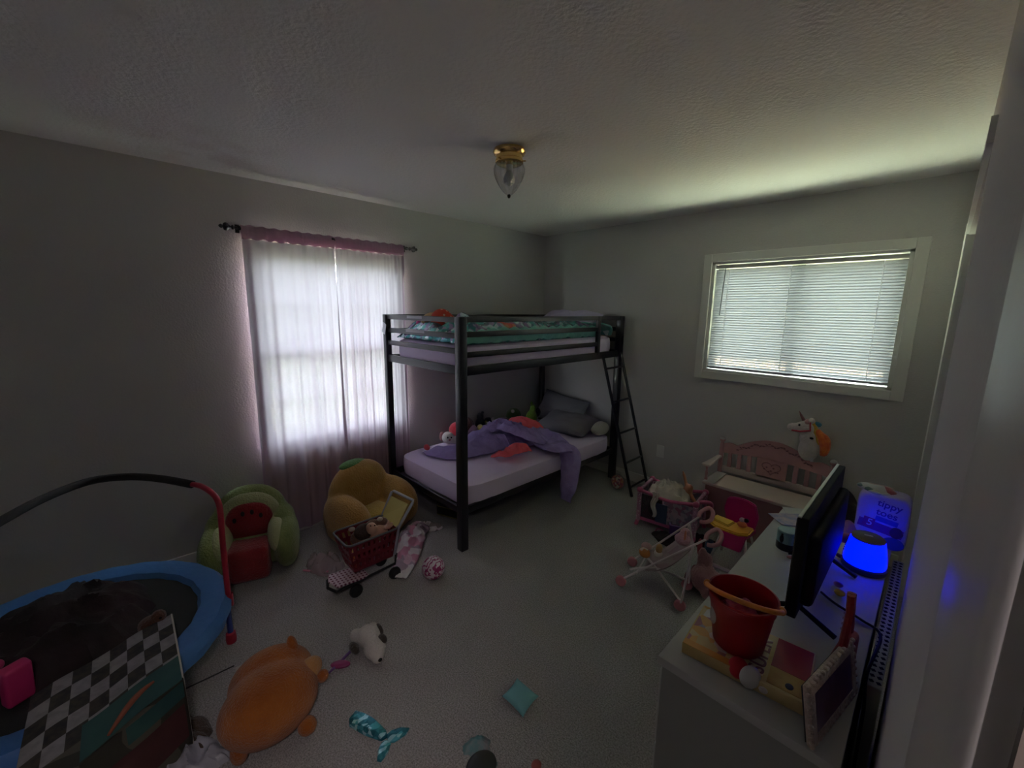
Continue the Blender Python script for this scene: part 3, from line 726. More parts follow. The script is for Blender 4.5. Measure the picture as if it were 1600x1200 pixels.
for i in range(4):
    j = (i + 1) % 4; cwall((*L4[i], zb), (*L4[j], zb), (*U4[i], zr), (*U4[j], zr), 5 if i % 2 == 0 else 9)
vs = [b.bm.verts.new((x, y, zb)) for x, y in L4]; b.bm.faces.new(vs); b.ob('basket', cred, ct, smooth=False, solid=.004)
b = B()
def rrect(x0, x1, y0, y1, z, r=.03, n=5):
    out = []
    for cx_, cy_, a0 in ((x1 - r, y1 - r, 0), (x0 + r, y1 - r, PI / 2), (x0 + r, y0 + r, PI), (x1 - r, y0 + r, 1.5 * PI)):
        for k in range(n + 1): a = a0 + PI / 2 * k / n; out.append(V(cx_ + r * math.cos(a), cy_ + r * math.sin(a), z))
    return out
b.tube(rrect(bx[0] - .004, bx[1] + .004, bx[2] - .004, bx[3] + .004, zr), .0065, 8, closed=True); b.ob('basket_rim', cg, ct)
hb = [V(.83, -2.44, .15), V(.80, -2.42, .33), V(.775, -2.335, .455), V(.785, -2.325, .462), V(.985, -2.30, .458), V(.995, -2.31, .45), V(1.01, -2.42, .33), V(.985, -2.44, .15)]
b = B(); b.tube(hb, .009, 8); b.ob('cart_handle', mat('cart_handle', (.38, .38, .44), .35), ct)
b = B(); q = [V(.80, -2.425, .325), V(1.0, -2.425, .325), V(.975, -2.33, .44), V(.80, -2.35, .44)]; vs = [b.bm.verts.new(x) for x in q]; b.bm.faces.new(vs)
b.ob('child_seat', mat('cart_yellow', (.50, .42, .12), .6), ct, smooth=False, solid=.006)
b = B()
for x in (.845, .985): b.tube([V(x, -2.80, .07), V(x, -2.44, .085), V(x, -2.43, .15)], .008, 8)
b.tube([V(.845, -2.80, .07), V(.915, -2.825, .07), V(.985, -2.80, .07)], .008, 8); b.ob('chassis', cblk, ct)
b = B(); b.prism([(-.075, -.09), (0, -.115), (.075, -.09), (.075, .10), (-.075, .10)], .010, Euler((-.10, 0, 0)).to_matrix(), (.915, -2.705, .088), bev=.003)
b.ob('polka_dot_panel', mat('polka_panel', (.6, .5, .55), .6, pattern=lambda nt, bb_, tc: (lambda v, r, mp: (setattr(mp.inputs['Scale'], 'default_value', (44, 44, 0)), nt.links.new(tc.outputs['Object'], mp.inputs[0]), setattr(v.inputs['Randomness'], 'default_value', 0), setattr(v.inputs['Scale'], 'default_value', 1), nt.links.new(mp.outputs[0], v.inputs['Vector']), setattr(r.color_ramp, 'interpolation', 'CONSTANT'), setattr(r.color_ramp.elements[0], 'color', (.14, .01, .05, 1)), setattr(r.color_ramp.elements[1], 'position', .27), setattr(r.color_ramp.elements[1], 'color', (.66, .52, .60, 1)), nt.links.new(v.outputs['Distance'], r.inputs[0]), nt.links.new(r.outputs[0], bb_.inputs['Base Color'])))(nt.nodes.new('ShaderNodeTexVoronoi'), nt.nodes.new('ShaderNodeValToRGB'), nt.nodes.new('ShaderNodeMapping'))), ct)
for (x, y) in ((1.005, -2.70), (1.005, -2.455), (.825, -2.70), (.825, -2.455)):
    b = B(); b.lathe([(.018, -.013), (.034, -.012), (.038, -.006), (.038, .006), (.034, .012), (.018, .013), (.012, .010)], (x, y, .038), (0, PI / 2, 0), 24); w_ = b.ob('wheel', cblk, ct)
    b = B(); b.tube([V(x, y, .038), V(x * .93 + .915 * .07, y, .072)], .006, 6); b.ob('caster_fork', cblk, ct)
# doll and plush riding in the cart
skin = mat('doll_skin', (.55, .33, .24), .5)
base = V(.895, -2.50, .145)
d = thing('doll', 'doll with dark hair lying on its back in the red toy cart', 'doll', base)
b = B(); b.blob(base + V(.01, .0, .14), (.040, .060, .045)); b.blob(base + V(.02, -.05, .19), (.034, .034, .036)); b.blob(base + V(.0, .07, .17), (.02, .05, .02)); b.blob(base + V(.05, .05, .18), (.016, .045, .016), (0, 0, .3)); b.ob('body', skin, d, remesh=.007)
b = B(); b.blob(base + V(-.012, -.085, .17), (.045, .055, .045), nz=.2, ns=20); b.ob('hair', mat('doll_hair', (.05, .025, .015), .6, bump=.6, bscale=80), d)
b = B(); b.blob(base + V(.04, -.062, .218), (.004, .004, .004)); b.ob('eye', eyem, d)
b = B(); b.blob(base + V(.048, -.04, .216), (.004, .004, .004)); b.ob('eye', eyem, d)
plush('plush_toy', 'brown plush with round cream ears hanging over the cart side', 'plush toy', V(.85, -2.60, .20), [(0, 0, .07, .045, .055, .045), (.0, .09, .10, .05, .05, .05), (.03, .14, .13, .035, .035, .03)], fuzz('tan_fur', (.22, .12, .08)), [('ear', fuzz('cream_fur', (.52, .42, .34)), [(-.03, -.03, .12, .018, .02, .012), (.04, .12, .16, .018, .018, .012)]), ('eye', eyem, [(.045, .09, .12, .005, .005, .005)])], .010)
heap('toy_pile', 'orange yellow toy parts in the front of the cart basket', 'toys', (.905, -2.665, .14), .055, .025, .10, mat('toy_mix', (.6, .25, .1), .5, pattern=pat_cells([(.5, .18, .03), (.35, .05, .05), (.55, .35, .08), (.3, .03, .05)], 40)), seed=2)
# clothes around the cart
pj = mat('pajama_print', (.6, .5, .55), .9, bump=.2, bscale=60, pattern=pat_cells([(.66, .60, .64), (.60, .28, .40), (.70, .64, .66), (.42, .32, .40), (.64, .42, .52)], 16, 1.))
drape('pajamas', 'pink and white printed kids pajamas stretched on carpet by cart', 'clothes', [at(665, 822, .004), at(645, 838, .004), at(640, 860, .004), at(632, 885, .004), at(622, 905, .004)], [.05, .10, .085, .07, .05], [.05, .075, .04, .03, .02], pj, seed=4, fold=.6, fs=12)
heap('sock_pile', 'crumpled grey and white shirt on carpet below the bunk end', 'clothes', at(672, 825, .0), .10, .05, .05, mat('grey_white_cloth', (.5, .48, .46), .9, pattern=pat_cells([(.52, .50, .50), (.26, .23, .21), (.6, .55, .58)], 20)), seed=11, rot=.7, fold=.6)
clear = mat('clear_plastic', (.62, .50, .52), .25, alpha=.42, bump=.6, bscale=40)
heap('plastic_bag', 'crumpled clear pinkish plastic bag between the plush chairs', 'bag', at(508, 885, .0), .13, .09, .09, clear, seed=6, rot=.4, fold=.7, fs=12)
b = B(); b.tube([at(474, 891, .006), at(492, 893, .006), at(513, 893, .006)], .006, 8); tag(b.ob('pink_strap', mat('pink_strap', (.55, .2, .26), .7)), 'short flat pink strap on carpet left of the clear bag', 'strap')
# ball
bp_ = V(1.163, -2.278, .07); b = B(); b.blob(bp_, (.07, .07, .07), seg=40)
tag(b.ob('ball', mat('ball_print', (.7, .6, .65), .35, pattern=pat_wave((.74, .66, .70), (.36, .03, .16), 11, 14))), 'white ball with curly magenta pattern on the carpet', 'ball')
# plush dog
ivory = fuzz('ivory_fur', (.60, .56, .52), bscale=120); dk = fuzz('dark_patch_fur', (.06, .05, .04))
q = at(577, 1008, .0)
plush('plush_dog', 'white plush dog with dark eye patch lying on open carpet', 'plush toy', q, [(.0, .0, .05, .065, .055, .05), (.085, -.01, .045, .058, .052, .045), (-.06, -.035, .035, .04, .032, .033), (-.04, .045, .035, .045, .032, .033), (.13, -.02, .035, .03, .032, .03)], ivory,
      [('eye_patch', dk, [(.085, .030, .072, .030, .020, .018)]), ('ear', dk, [(-.015, .062, .04, .035, .014, .03), (.0, -.075, .03, .04, .02, .022)]), ('nose', eyem, [(.158, -.02, .038, .008, .010, .008)])], .009)
pur = mat('purple_plastic', (.16, .08, .24), .4)
t = thing('hair_brush', 'purple and magenta toy hairbrush beside the plush dog', 'brush', at(538, 1030, .0))
b = B(); b.tube([at(553, 1012, .016), at(530, 1036, .014), at(508, 1057, .01)], [.007, .006, .004], 8); b.ob('handle', pur, t)
b = B(); b.blob(at(532, 1038, .012), (.022, .045, .012), (0, 0, -.7)); b.ob('brush_head', mat('magenta_plastic', (.25, .03, .12), .4), t)
# mermaid tail, small pillow, scraps
seq = mat('teal_sequins', (.06, .35, .42), .22, metal=.6, bump=.6, bscale=60, pattern=pat_cells([(.03, .20, .26), (.10, .48, .58), (.45, .80, .88), (.05, .30, .36)], 75, 1, (1, .45, 1)))
t = thing('mermaid_tail', 'teal sequined doll mermaid tail lying on the carpet', 'doll clothes', at(592, 1140, 0))
def flat(pts, h, z=0.): return [at(u, v, z) for u, v in pts]
def slab(name, pts, h, m, parent, smooth=True):
    b = B(); P = [at(u, v, 0) for u, v in pts]; c = sum(P, V(0, 0, 0)) / len(P); n = len(P)
    bot = [b.bm.verts.new(p + V(0, 0, .001)) for p in P]; mid = [b.bm.verts.new(c + (p - c) * .97 + V(0, 0, h * .6)) for p in P]; top = [b.bm.verts.new(c + (p - c) * .7 + V(0, 0, h)) for p in P]; cc = b.bm.verts.new(c + V(0, 0, h))
    for A_, B_ in ((bot, mid), (mid, top)):
        for j in range(n): b.bm.faces.new((A_[j], A_[(j + 1) % n], B_[(j + 1) % n], B_[j]))
    for j in range(n): b.bm.faces.new((top[j], top[(j + 1) % n], cc))
    b.bm.faces.new(bot[::-1]); return b.ob(name, m, parent)
slab('tail_body', [(556, 1115), (545, 1128), (546, 1136), (570, 1150), (596, 1159), (606, 1153), (604, 1146), (588, 1130), (572, 1120)], .03, seq, t)
slab('tail_fin', [(604, 1150), (612, 1143), (626, 1138), (640, 1139), (634, 1150), (616, 1161), (606, 1162)], .012, seq, t); slab('tail_fin', [(604, 1157), (611, 1163), (606, 1178), (595, 1192), (589, 1190), (590, 1175), (596, 1162)], .012, seq, t)
b = B()
cs = [at(808, 1066, .0), at(842, 1095, .0), at(817, 1129, .0), at(784, 1095, .0)]
for sg in (1, -1):
    def f(u, v, sg=sg):
        k = .10; a, e_ = u * 2 - 1, v * 2 - 1
        aa = (a * (1 - k * (1 - e_ * e_)) + 1) / 2; ee = (e_ * (1 - k * (1 - a * a)) + 1) / 2
        p = cs[0].lerp(cs[1], aa).lerp(cs[3].lerp(cs[2], aa), ee); h = (max(0, 1 - a ** 2) * max(0, 1 - e_ ** 2)) ** .5
        return p + V(0, 0, .024 + sg * .022 * h + .001 * sg)
    b.grid(f, 20, 20)
bmesh.ops.remove_doubles(b.bm, verts=list(b.bm.verts), dist=.0025)
tag(b.ob('bean_bag', mat('teal_felt', (.17, .40, .43), .9, bump=.2, bscale=150)), 'small square teal cushion alone on the carpet', 'cushion')
t = thing('doll_dress', 'small crumpled teal doll dress at the bottom edge of carpet', 'doll clothes', at(748, 1180, 0))
heap('cloth', None, None, at(745, 1168, 0), .055, .035, .035, mat('teal_cloth', (.12, .28, .29), .8, var=(.3, .3, .3), vscale=25), seed=3, rot=1.0, fold=.6, fs=20, parent=t); heap('ruffle', None, None, at(760, 1190, 0), .045, .025, .02, MATS['teal_cloth'], seed=7, rot=.5, fold=.6, fs=20, parent=t)
b = B(); b.blob(at(752, 1204, .0) + V(0, 0, .02), (.05, .06, .02)); tag(b.ob('shoe', cblk), 'black shoe tip at the bottom edge by the teal dress', 'shoe')
b = B(); b.blob(at(838, 1200, .0) + V(0, 0, .012), (.018, .02, .012)); tag(b.ob('toy_bead', mat('dull_red', (.35, .08, .07), .5)), 'tiny dull red toy at the very bottom edge', 'toy')
# under the bed
q = at(704, 806, 0); t = thing('storage_case', 'dark case with yellow piping half under the bunk bed', 'case', q)
b = B(); b.box(q + V(-.02, .02, .045), (.20, .13, .09), (0, 0, .35), bev=.015); b.ob('case_body', mat('dark_vinyl', (.02, .018, .012), .6), t)
R_ = Euler((0, 0, .35)).to_matrix()
for z in (.012, .082):
    b = B(); b.tube([q + V(-.02, .02, z) + R_ @ p for p in rrect(-.10, .10, -.065, .065, 0, .02)], .0035, 6, closed=True); b.ob('piping', mat('olive_yellow', (.30, .27, .05), .6), t)
q = at(964, 763, 0); t = thing('toy_bag', 'clear bag of small red and orange toys behind the bunk ladder', 'bag of toys', q)
b = B(); b.blob(q + V(0, 0, .065), (.060, .055, .064), nz=.2, ns=15); b.ob('toys', mat('toy_bits', (.4, .1, .1), .5, bump=.8, bscale=60, pattern=pat_cells([(.40, .06, .06), (.5, .22, .08), (.45, .2, .22), (.15, .05, .1), (.5, .4, .36), (.35, .04, .09)], 55)), t)
b = B(); b.blob(q + V(0, 0, .072), (.070, .062, .072), nz=.12, ns=12); b.blob(q + V(-.01, 0, .145), (.035, .03, .03), nz=.3, ns=30); b.ob('bag_film', mat('bag_film', (.6, .6, .6), .2, alpha=.16, bump=.5, bscale=40), t)
# black bag leaning against the dresser end
q = V(2.86, -2.75, 0); q = V(at(1078, 1215, .48).x, at(1078, 1215, .48).y - .03, 0)
t = thing('backpack', 'black rounded backpack top poking up before the dresser end', 'backpack', q)
b = B(); b.blob(q + V(0, -.0, .235), (.075, .055, .24), seg=28, pw=.8); b.ob('bag_body', cblk, t)

# ================================================================ BEDDING AND TOYS ON THE BUNKS
holo = mat('mermaid_scales', (.1, .35, .35), .20, metal=.55, bump=.7, bscale=35, pattern=pat_cells([(.05, .28, .28), (.16, .52, .50), (.30, .22, .42), (.62, .82, .86), (.10, .38, .42), (.40, .34, .52), (.08, .20, .26)], 30))
aqua = mat('aqua_satin', (.16, .42, .38), .4, bump=.4, bscale=50)
t = thing('comforter', 'shiny teal and silver mermaid scale comforter rumpled over the upper bunk', 'comforter', (.55, -1.1, 1.41))
b = B()
def uc(u, v, dz=0):
    x = .13 + .875 * u; y = -1.90 + 1.50 * v
    e = min(1, min(u, 1 - u) * 9) ** .5 * min(1, min(v, 1 - v) * 12) ** .5
    z = 1.416 + e * (.105 + .035 * ridge((x * 1.2, y, 3), 5) + .02 * nz((x, y, 0), 14)) + .004 + dz
    return V(x + .01 * nz((x, y, 1), 9), y + .015 * nz((x, y, 5), 8), max(1.415, z))
b.grid(uc, 50, 90); b.ob('comforter_top', holo, t, solid=.006)
b = B()
def side(u, v):
    y = -1.90 + 1.50 * u; a = PI * v
    return V(1.00 + .018 * math.sin(a) + .006 * nz((y * 20, v * 2, 0), 1), y, 1.418 + .10 * v + .022 * nz((y * 3, 0, 7), 1) * v + .008 * math.sin(y * 60) * v)
b.grid(side, 110, 10); b.ob('comforter_side', aqua, t, solid=.006)
b = B()
def fold_(u, v):
    a = PI * (u - .0); y = -.46 + .26 * math.sin(a * .5) ** .8 * (1 - .35 * (1 - v)) * (1 if u < 1 else 1)
    return V(.62 + .40 * v + .03 * math.sin(a) , y, 1.545 - .11 * u ** 2.2 - .012 * v + .008 * nz((u * 5, v * 8, 0), 1))
b.grid(fold_, 22, 20); b.ob('comforter_fold', mat('aqua_print', (.2, .5, .45), .35, metal=.2, pattern=pat_cells([(.14, .42, .38), (.20, .50, .44), (.66, .84, .80), (.12, .36, .36)], 22)), t, solid=.012)
graylilac = mat('lilac_pillowcase', (.40, .36, .52), .9, bump=.2, bscale=40)
pillow('pillow', 'lilac pillow at the head of the upper bunk', (.58, -.30, 1.548), (.66, .30, .17), (.42, 0, .0), graylilac)
# toys on the upper bunk
redd = mat('red_dotted_fabric', (.55, .05, .03), .8, bump=.2, bscale=80, pattern=pat_dots((.50, .045, .02), (.75, .60, .50), 26, .22))
p = aty(690, 489, -1.72); p = V(p.x, p.y, 1.49)
t = thing('plush_toy', 'red dotted plush toy with big cream ear atop the upper bunk', 'plush toy', p)
b = B(); b.blob(p + V(0, 0, .075), (.085, .085, .085)); b.blob(p + V(.03, .05, .055), (.06, .06, .06)); b.ob('body', redd, t, remesh=.010)
b = B(); b.blob(p + V(-.075, -.055, .085), (.075, .02, .042), (0, -.35, .75)); b.ob('ear', fuzz('cream_plush', (.55, .38, .20)), t)
b = B(); b.blob(p + V(-.060, -.068, .075), (.045, .012, .022), (0, -.35, .75)); b.ob('ear_inside', fuzz('ear_brown', (.22, .13, .08)), t)
pk = mat('bright_pink', (.60, .08, .30), .6); pkd = mat('dusky_purple', (.24, .07, .18), .7)
def small(name, label, cat, u, v, y, z, blobs, m):
    p = aty(u, v, y); p.z = z; b = B()
    for q in blobs: b.blob(p + V(*q[:3]), q[3:6], seg=16, nz=.1, ns=20)
    return tag(b.ob(name, m), label, cat)
small('plush_toy', 'small bright pink soft toy left of the red dotted plush', 'plush toy', 654, 488, -1.80, 1.49, [(0, 0, .045, .022, .022, .03), (.045, .03, .035, .04, .025, .022)], pk)
small('plush_toy', 'small purple soft toy at the left corner post of upper bunk', 'plush toy', 609, 490, -1.86, 1.49, [(.04, 0, .045, .035, .03, .03), (.0, -.0, .040, .022, .02, .025)], pkd)
b = B(); p = V(.985, -1.895, 1.50); b.blob(p + V(-.01, .0, .085), (.035, .05, .042), seg=20, nz=.3, ns=20); b.blob(p + V(0, 0, .03), (.03, .04, .05)); tag(b.ob('cloth_corner', holo), 'teal shiny cloth bunched beside the near bunk post', 'cloth')
heap('toy_heap', 'red and brown soft toys lying on the upper bunk comforter', 'plush toys', (.80, -1.45, 1.515), .16, .30, .06, mat('toy_cloth_mix', (.4, .1, .1), .9, pattern=pat_cells([(.40, .07, .05), (.32, .18, .10), (.30, .08, .20), (.45, .16, .12)], 12)), seed=9)
# paper tag taped on the end rail, stickers
tg = aty(600, 513, Y0 - .035); b = B(); b.box(tg, (.052, .0015, .085), (0, .38, 0)); tag(b.ob('paper_tag', mat('paper_white', (.62, .62, .66), .6)), 'white paper tag hanging on the upper bunk end rail', 'tag')
b = B(); b.box(aty(603, 545, Y0 - .012), (.045, .0015, .05)); tag(b.ob('sticker_label', MATS['paper_white']), 'pale sticker label on bunk end between the rails', 'label')
grey_st = mat('grey_sticker', (.20, .19, .22), .35)
for nm, (u, v, w, h, tt) in {'a': (647, 495.5, .20, .020, 'long grey sticker on the topmost end rail of the bunk'), 'b': (648, 517, .25, .024, 'long grey sticker on the second end rail of the bunk')}.items():
    b = B(); b.box(aty(u, v, Y0 - .0122), (w, .001, h)); tag(b.ob('sticker', grey_st), tt, 'sticker')

# lower bunk
MZ = .455
lav = mat('lavender_quilt', (.30, .22, .52), .8, bump=.7, bscale=38, var=(.34, .26, .58), vscale=20); coral = mat('coral_lining', (.75, .10, .13), .7, bump=.3, bscale=30)
def onbed(u, v, z=MZ):
    p = at(u, v, z); p.x = max(p.x, .14); return p
t = thing('comforter', 'lavender quilted comforter with coral lining thrown across the lower bunk', 'comforter', (.62, -1.15, MZ))
pth = [onbed(672, 704, .462), onbed(702, 709, .465), onbed(735, 704, .47), onbed(772, 690, .475), onbed(812, 686, .475), at(850, 690, .475), at(872, 702, .465)]
drape('quilt_body', None, None, pth, [.10, .14, .17, .25, .26, .17, .13], [.03, .05, .08, .15, .16, .10, .05], lav, seed=2, parent=t, fold=.42, fs=6, nu=100, nv=44)
edge = [at(855, 691, .50), at(872, 700, .492), V(1.06, -.845, .478), V(1.115, -.87, .40), V(1.14, -.90, .28), V(1.15, -.93, .17), V(1.15, -.95, .075)]
drape('quilt_hang', None, None, edge, [.15, .13, .10, .085, .075, .07, .055], [.04, .04, .035, .04, .04, .035, .03], lav, seed=6, parent=t, fold=.5, fs=9, nu=60, nv=26)
drape('quilt_fold', None, None, [onbed(748, 683, .56), onbed(775, 668, .60), onbed(800, 672, .60), onbed(830, 684, .57), onbed(852, 694, .53)], [.05, .09, .10, .08, .05], [.04, .07, .07, .06, .03], lav, seed=9, parent=t, fold=.5, fs=10)
drape('lining_fold', None, None, [at(768, 714, .48), at(790, 711, .50), at(808, 705, .51), at(826, 703, .50)], [.03, .055, .075, .05], [.03, .045, .06, .04], coral, seed=3, parent=t, fold=.5, fs=12)
drape('lining_top', None, None, [onbed(797, 660, .60), onbed(815, 662, .61), onbed(833, 668, .58), onbed(850, 678, .52)], [.05, .085, .085, .05], [.04, .06, .06, .03], coral, seed=5, parent=t, fold=.5, fs=10)
b = B(); b.blob(onbed(667, 699, .475), (.035, .022, .026), seg=20); b.ob('lining_corner', coral, t)
grey_p = mat('grey_pillowcase', (.185, .18, .205), .9, bump=.25, bscale=40)
pillow('pillow', 'grey pillow propped against the back wall on the lower bunk', (.42, -.155, .60), (.60, .34, .14), (1.05, .10, .0), grey_p)
pillow('pillow', 'grey pillow lying in front on the lower bunk', (.66, -.34, .535), (.58, .34, .16), (.30, .0, .05), grey_p)
b = B(); b.blob((.96, -.22, .52), (.07, .11, .065), seg=24, nz=.2, ns=10); tag(b.ob('blanket_roll', fuzz('white_fleece', (.55, .52, .48))), 'white fleece bundle beside the grey pillow on lower bunk', 'blanket')
b = B(); b.tube(crom([at(862, 667, .458), at(868, 668, .462), at(872, 671, .458), at(880, 671, .462), at(886, 673, .458)], 4), .007, 6); tag(b.ob('trim_lace', mat('lace_white', (.6, .58, .55), .8)), 'small white lace strip at the front grey pillow', 'lace')
def bplush(label, u, v, blobs, m, parts=(), z=MZ, name='plush_toy'):
    return plush(name, label, 'plush toy', onbed(u, v, z), blobs, m, parts, .009)
ivr = fuzz('ivory_plush', (.56, .50, .50)); ros = fuzz('rose_plush', (.36, .15, .17)); rdp = fuzz('red_plush', (.42, .03, .05)); brn = fuzz('brown_plush', (.12, .06, .05)); blp = fuzz('black_plush', (.02, .02, .022))
tlp = fuzz('turquoise_plush', (.07, .42, .40)); ylp = fuzz('yellow_plush', (.55, .45, .12)); grp = fuzz('lime_plush', (.18, .30, .04)); dgr = fuzz('olive_plush', (.10, .15, .06)); mvp = fuzz('mauve_plush', (.30, .18, .26)); orp2 = fuzz('rust_plush', (.30, .10, .04))
bplush('white faced plush puppy lying first on the lower bunk', 700, 692, [(0, 0, .05, .055, .055, .055), (.05, .05, .03, .04, .05, .035)], ivr, [('ear', ros, [(-.05, -.03, .055, .02, .025, .045)]), ('eye', eyem, [(.040, -.030, .065, .008, .008, .008), (.052, .0, .062, .008, .008, .008)]), ('nose', ros, [(.052, -.018, .045, .01, .012, .01)])])
bplush('round red plush with white cheek behind the white faced puppy', 712, 687, [(-.02, .03, .085, .075, .075, .075)], rdp, [('cheek', ivr, [(.022, .075, .09, .03, .02, .055)]), ('eye', eyem, [(.042, .0, .105, .010, .010, .010)])])
bplush('dusky brown plush at the wall above the red plush', 698, 672, [(0, .02, .10, .07, .07, .09)], brn, [('ear', brn, [(0, -.03, .18, .02, .02, .02)])])
bplush('mauve plush with white muzzle right of the near bunk post', 738, 683, [(0, 0, .06, .055, .055, .06)], mvp, [('muzzle', ivr, [(.04, -.005, .045, .022, .028, .024)])])
bplush('black plush sitting behind the mauve plush', 740, 673, [(0, 0, .08, .05, .05, .08), (.0, .0, .17, .035, .035, .035)], blp, [('ear', blp, [(0, .03, .20, .014, .014, .014)])])
bplush('turquoise plush bird with yellow side beside the quilt', 757, 681, [(0, 0, .05, .06, .06, .055)], tlp, [('wing', ylp, [(-.02, -.035, .085, .035, .03, .03)]), ('wing', ylp, [(.03, -.045, .06, .02, .02, .025)])])
bplush('black and white plush head above the turquoise bird', 762, 673, [(0, 0, .09, .05, .055, .05)], blp, [('muzzle', ivr, [(.035, .03, .11, .026, .026, .032), (.03, -.04, .09, .022, .02, .018)])])
bplush('rust orange plush behind the turquoise bird', 752, 671, [(0, 0, .06, .045, .05, .06)], orp2, [('ear', ylp, [(.02, -.03, .10, .012, .012, .02)])])
bplush('brown plush lying at the wall right of the black and white head', 778, 665, [(0, 0, .05, .06, .09, .05), (0, .10, .07, .04, .04, .045)], brn, [('ear', orp2, [(.0, .13, .11, .014, .014, .014)])])
bplush('olive green plush frog against the wall above the quilt', 794, 661, [(0, 0, .09, .07, .09, .09)], dgr, [('eye', ivr, [(.04, -.05, .16, .018, .018, .018)])])
bplush('lime green plush dragon by the back bunk post', 830, 664, [(0, 0, .08, .05, .07, .085), (0, .02, .17, .035, .03, .05)], grp, [('spike', grp, [(0, .0, .23, .014, .014, .026)]), ('wing', blp, [(.0, .09, .12, .02, .05, .05)])])

# ================================================================ TODDLER BENCH
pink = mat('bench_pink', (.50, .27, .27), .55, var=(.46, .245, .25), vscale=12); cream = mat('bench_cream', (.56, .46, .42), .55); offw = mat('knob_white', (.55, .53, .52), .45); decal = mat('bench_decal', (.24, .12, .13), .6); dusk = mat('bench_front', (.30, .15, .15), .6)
BX0, BX1, BYB, BYF = 2.046, 2.765, -.10, -.41
bn = thing('toddler_bench', 'pink wooden toddler storage bench with slatted arched back', 'bench', ((BX0 + BX1) / 2, (BYB + BYF) / 2, 0))
for x in (BX0, BX1):
    b = B(); b.lathe([(.017, 0), (.017, .60), (.013, .607), (.013, .615), (.010, .62), (.020, .632), (.022, .645), (.016, .658), (0, .664)], (x, BYB, 0), n=20); b.ob('back_post', pink if x == BX0 else pink, bn)
    b = B(); b.blob((x, BYB, .645), (.022, .022, .020), seg=16); b.ob('knob', offw, bn)
Mx = Matrix(((1, 0, 0), (0, 0, -1), (0, 1, 0)))
mid = (BX0 + BX1) / 2; hw = (BX1 - BX0) / 2 - .015
def arch(x):
    a = abs(x) / hw
    return .612 + .012 * math.cos(PI * min(1, max(0, (a - .62) / .38))) * 0 + (.095 * math.cos(PI / 2 * min(1, a / .72)) ** .9 if a < .72 else 0) + (.014 * math.sin(PI * (a - .72) / .28) if a > .72 else 0)
n = 48; top = [(-hw + 2 * hw * i / n, arch(-hw + 2 * hw * i / n)) for i in range(n + 1)]
lowz = lambda x: .545 + .055 * math.cos(PI / 2 * min(1, abs(x) / hw / .8)) ** 1.2 if abs(x) / hw < .8 else .545
poly = [(-hw, .535), (-.105, .56), (.105, .56), (hw, .535)] + top[::-1]
b = B(); b.prism(poly, .016, Mx, (mid, BYB, 0), bev=.002); b.ob('back_arch', pink, bn)
b = B(); b.box((mid, BYB, .405), (2 * hw, .016, .05), bev=.004); b.ob('back_rail', cream, bn)
b = B(); b.box((mid, BYB, .49), (.20, .016, .16), bev=.003); b.ob('center_panel', pink, bn)
for s in (1, -1):
    for xx in (.165, .235, .305): 
        b = B(); b.box((mid + s * (xx - .012), BYB, .485), (.030, .015, .15), bev=.004); b.ob('back_slat', pink, bn)
# painted vine and heart on the back
b = B(); y = BYB - .0095
for k in range(26):
    x = -.24 + .48 * k / 25; z = arch(x) - .035 + .010 * math.sin(k * 1.3); b.blob((mid + x, y, z), (.010, .0012, .005), (0, .6 * math.sin(k * 2.1), 0), seg=8)
b.tube([(mid + x, y, arch(x) - .037 + .006 * math.sin(x * 40)) for x in [-.25 + .5 * i / 40 for i in range(41)]], .0014, 5); b.ob('vine_decal', decal, bn)
b = B(); hp_ = [(mid + .062 * math.sin(a) ** 3, y, .50 + .05 * (13 * math.cos(a) - 5 * math.cos(2 * a) - 2 * math.cos(3 * a) - math.cos(4 * a)) / 16) for a in [2 * PI * i / 40 for i in range(40)]]
b.tube(hp_, .0018, 5, closed=True)
for q in range(7): b.blob((mid - .045 + q * .015, y, .485 + .018 * math.sin(q * 2)), (.007, .001, .005), seg=8)
b.ob('heart_decal', decal, bn)
b = B(); b.box((mid, (BYB + BYF) / 2 - .02, .363), (BX1 - BX0 + .03, BYB - BYF - .03, .022), bev=.005); b.ob('seat', cream, bn)
b = B(); b.box((BX0 + .03, (BYB + BYF) / 2 - .02, .376), (.075, BYB - BYF - .03, .006), bev=.002); b.ob('seat_border', offw, bn)
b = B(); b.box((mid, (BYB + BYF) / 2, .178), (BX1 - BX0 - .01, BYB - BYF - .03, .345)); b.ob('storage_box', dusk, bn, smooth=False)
for x in (BX0 - .003, BX1 + .003):
    b = B(); b.prism([(0, 0), (.02, -.012), (.045, -.01), (.06, 0), (.052, .17), (.045, .29), (.01, .29), (.008, .15)], .016, None, (x - .028, BYF + .0, .505), bev=.003); b.ob('armrest', cream, bn)
    b = B(); b.lathe([(.012, .372), (.012, .39), (.008, .40), (.011, .43), (.007, .46), (.012, .49), (.012, .50)], (x, BYF + .035, 0), n=14); b.ob('arm_spindle', pink, bn)
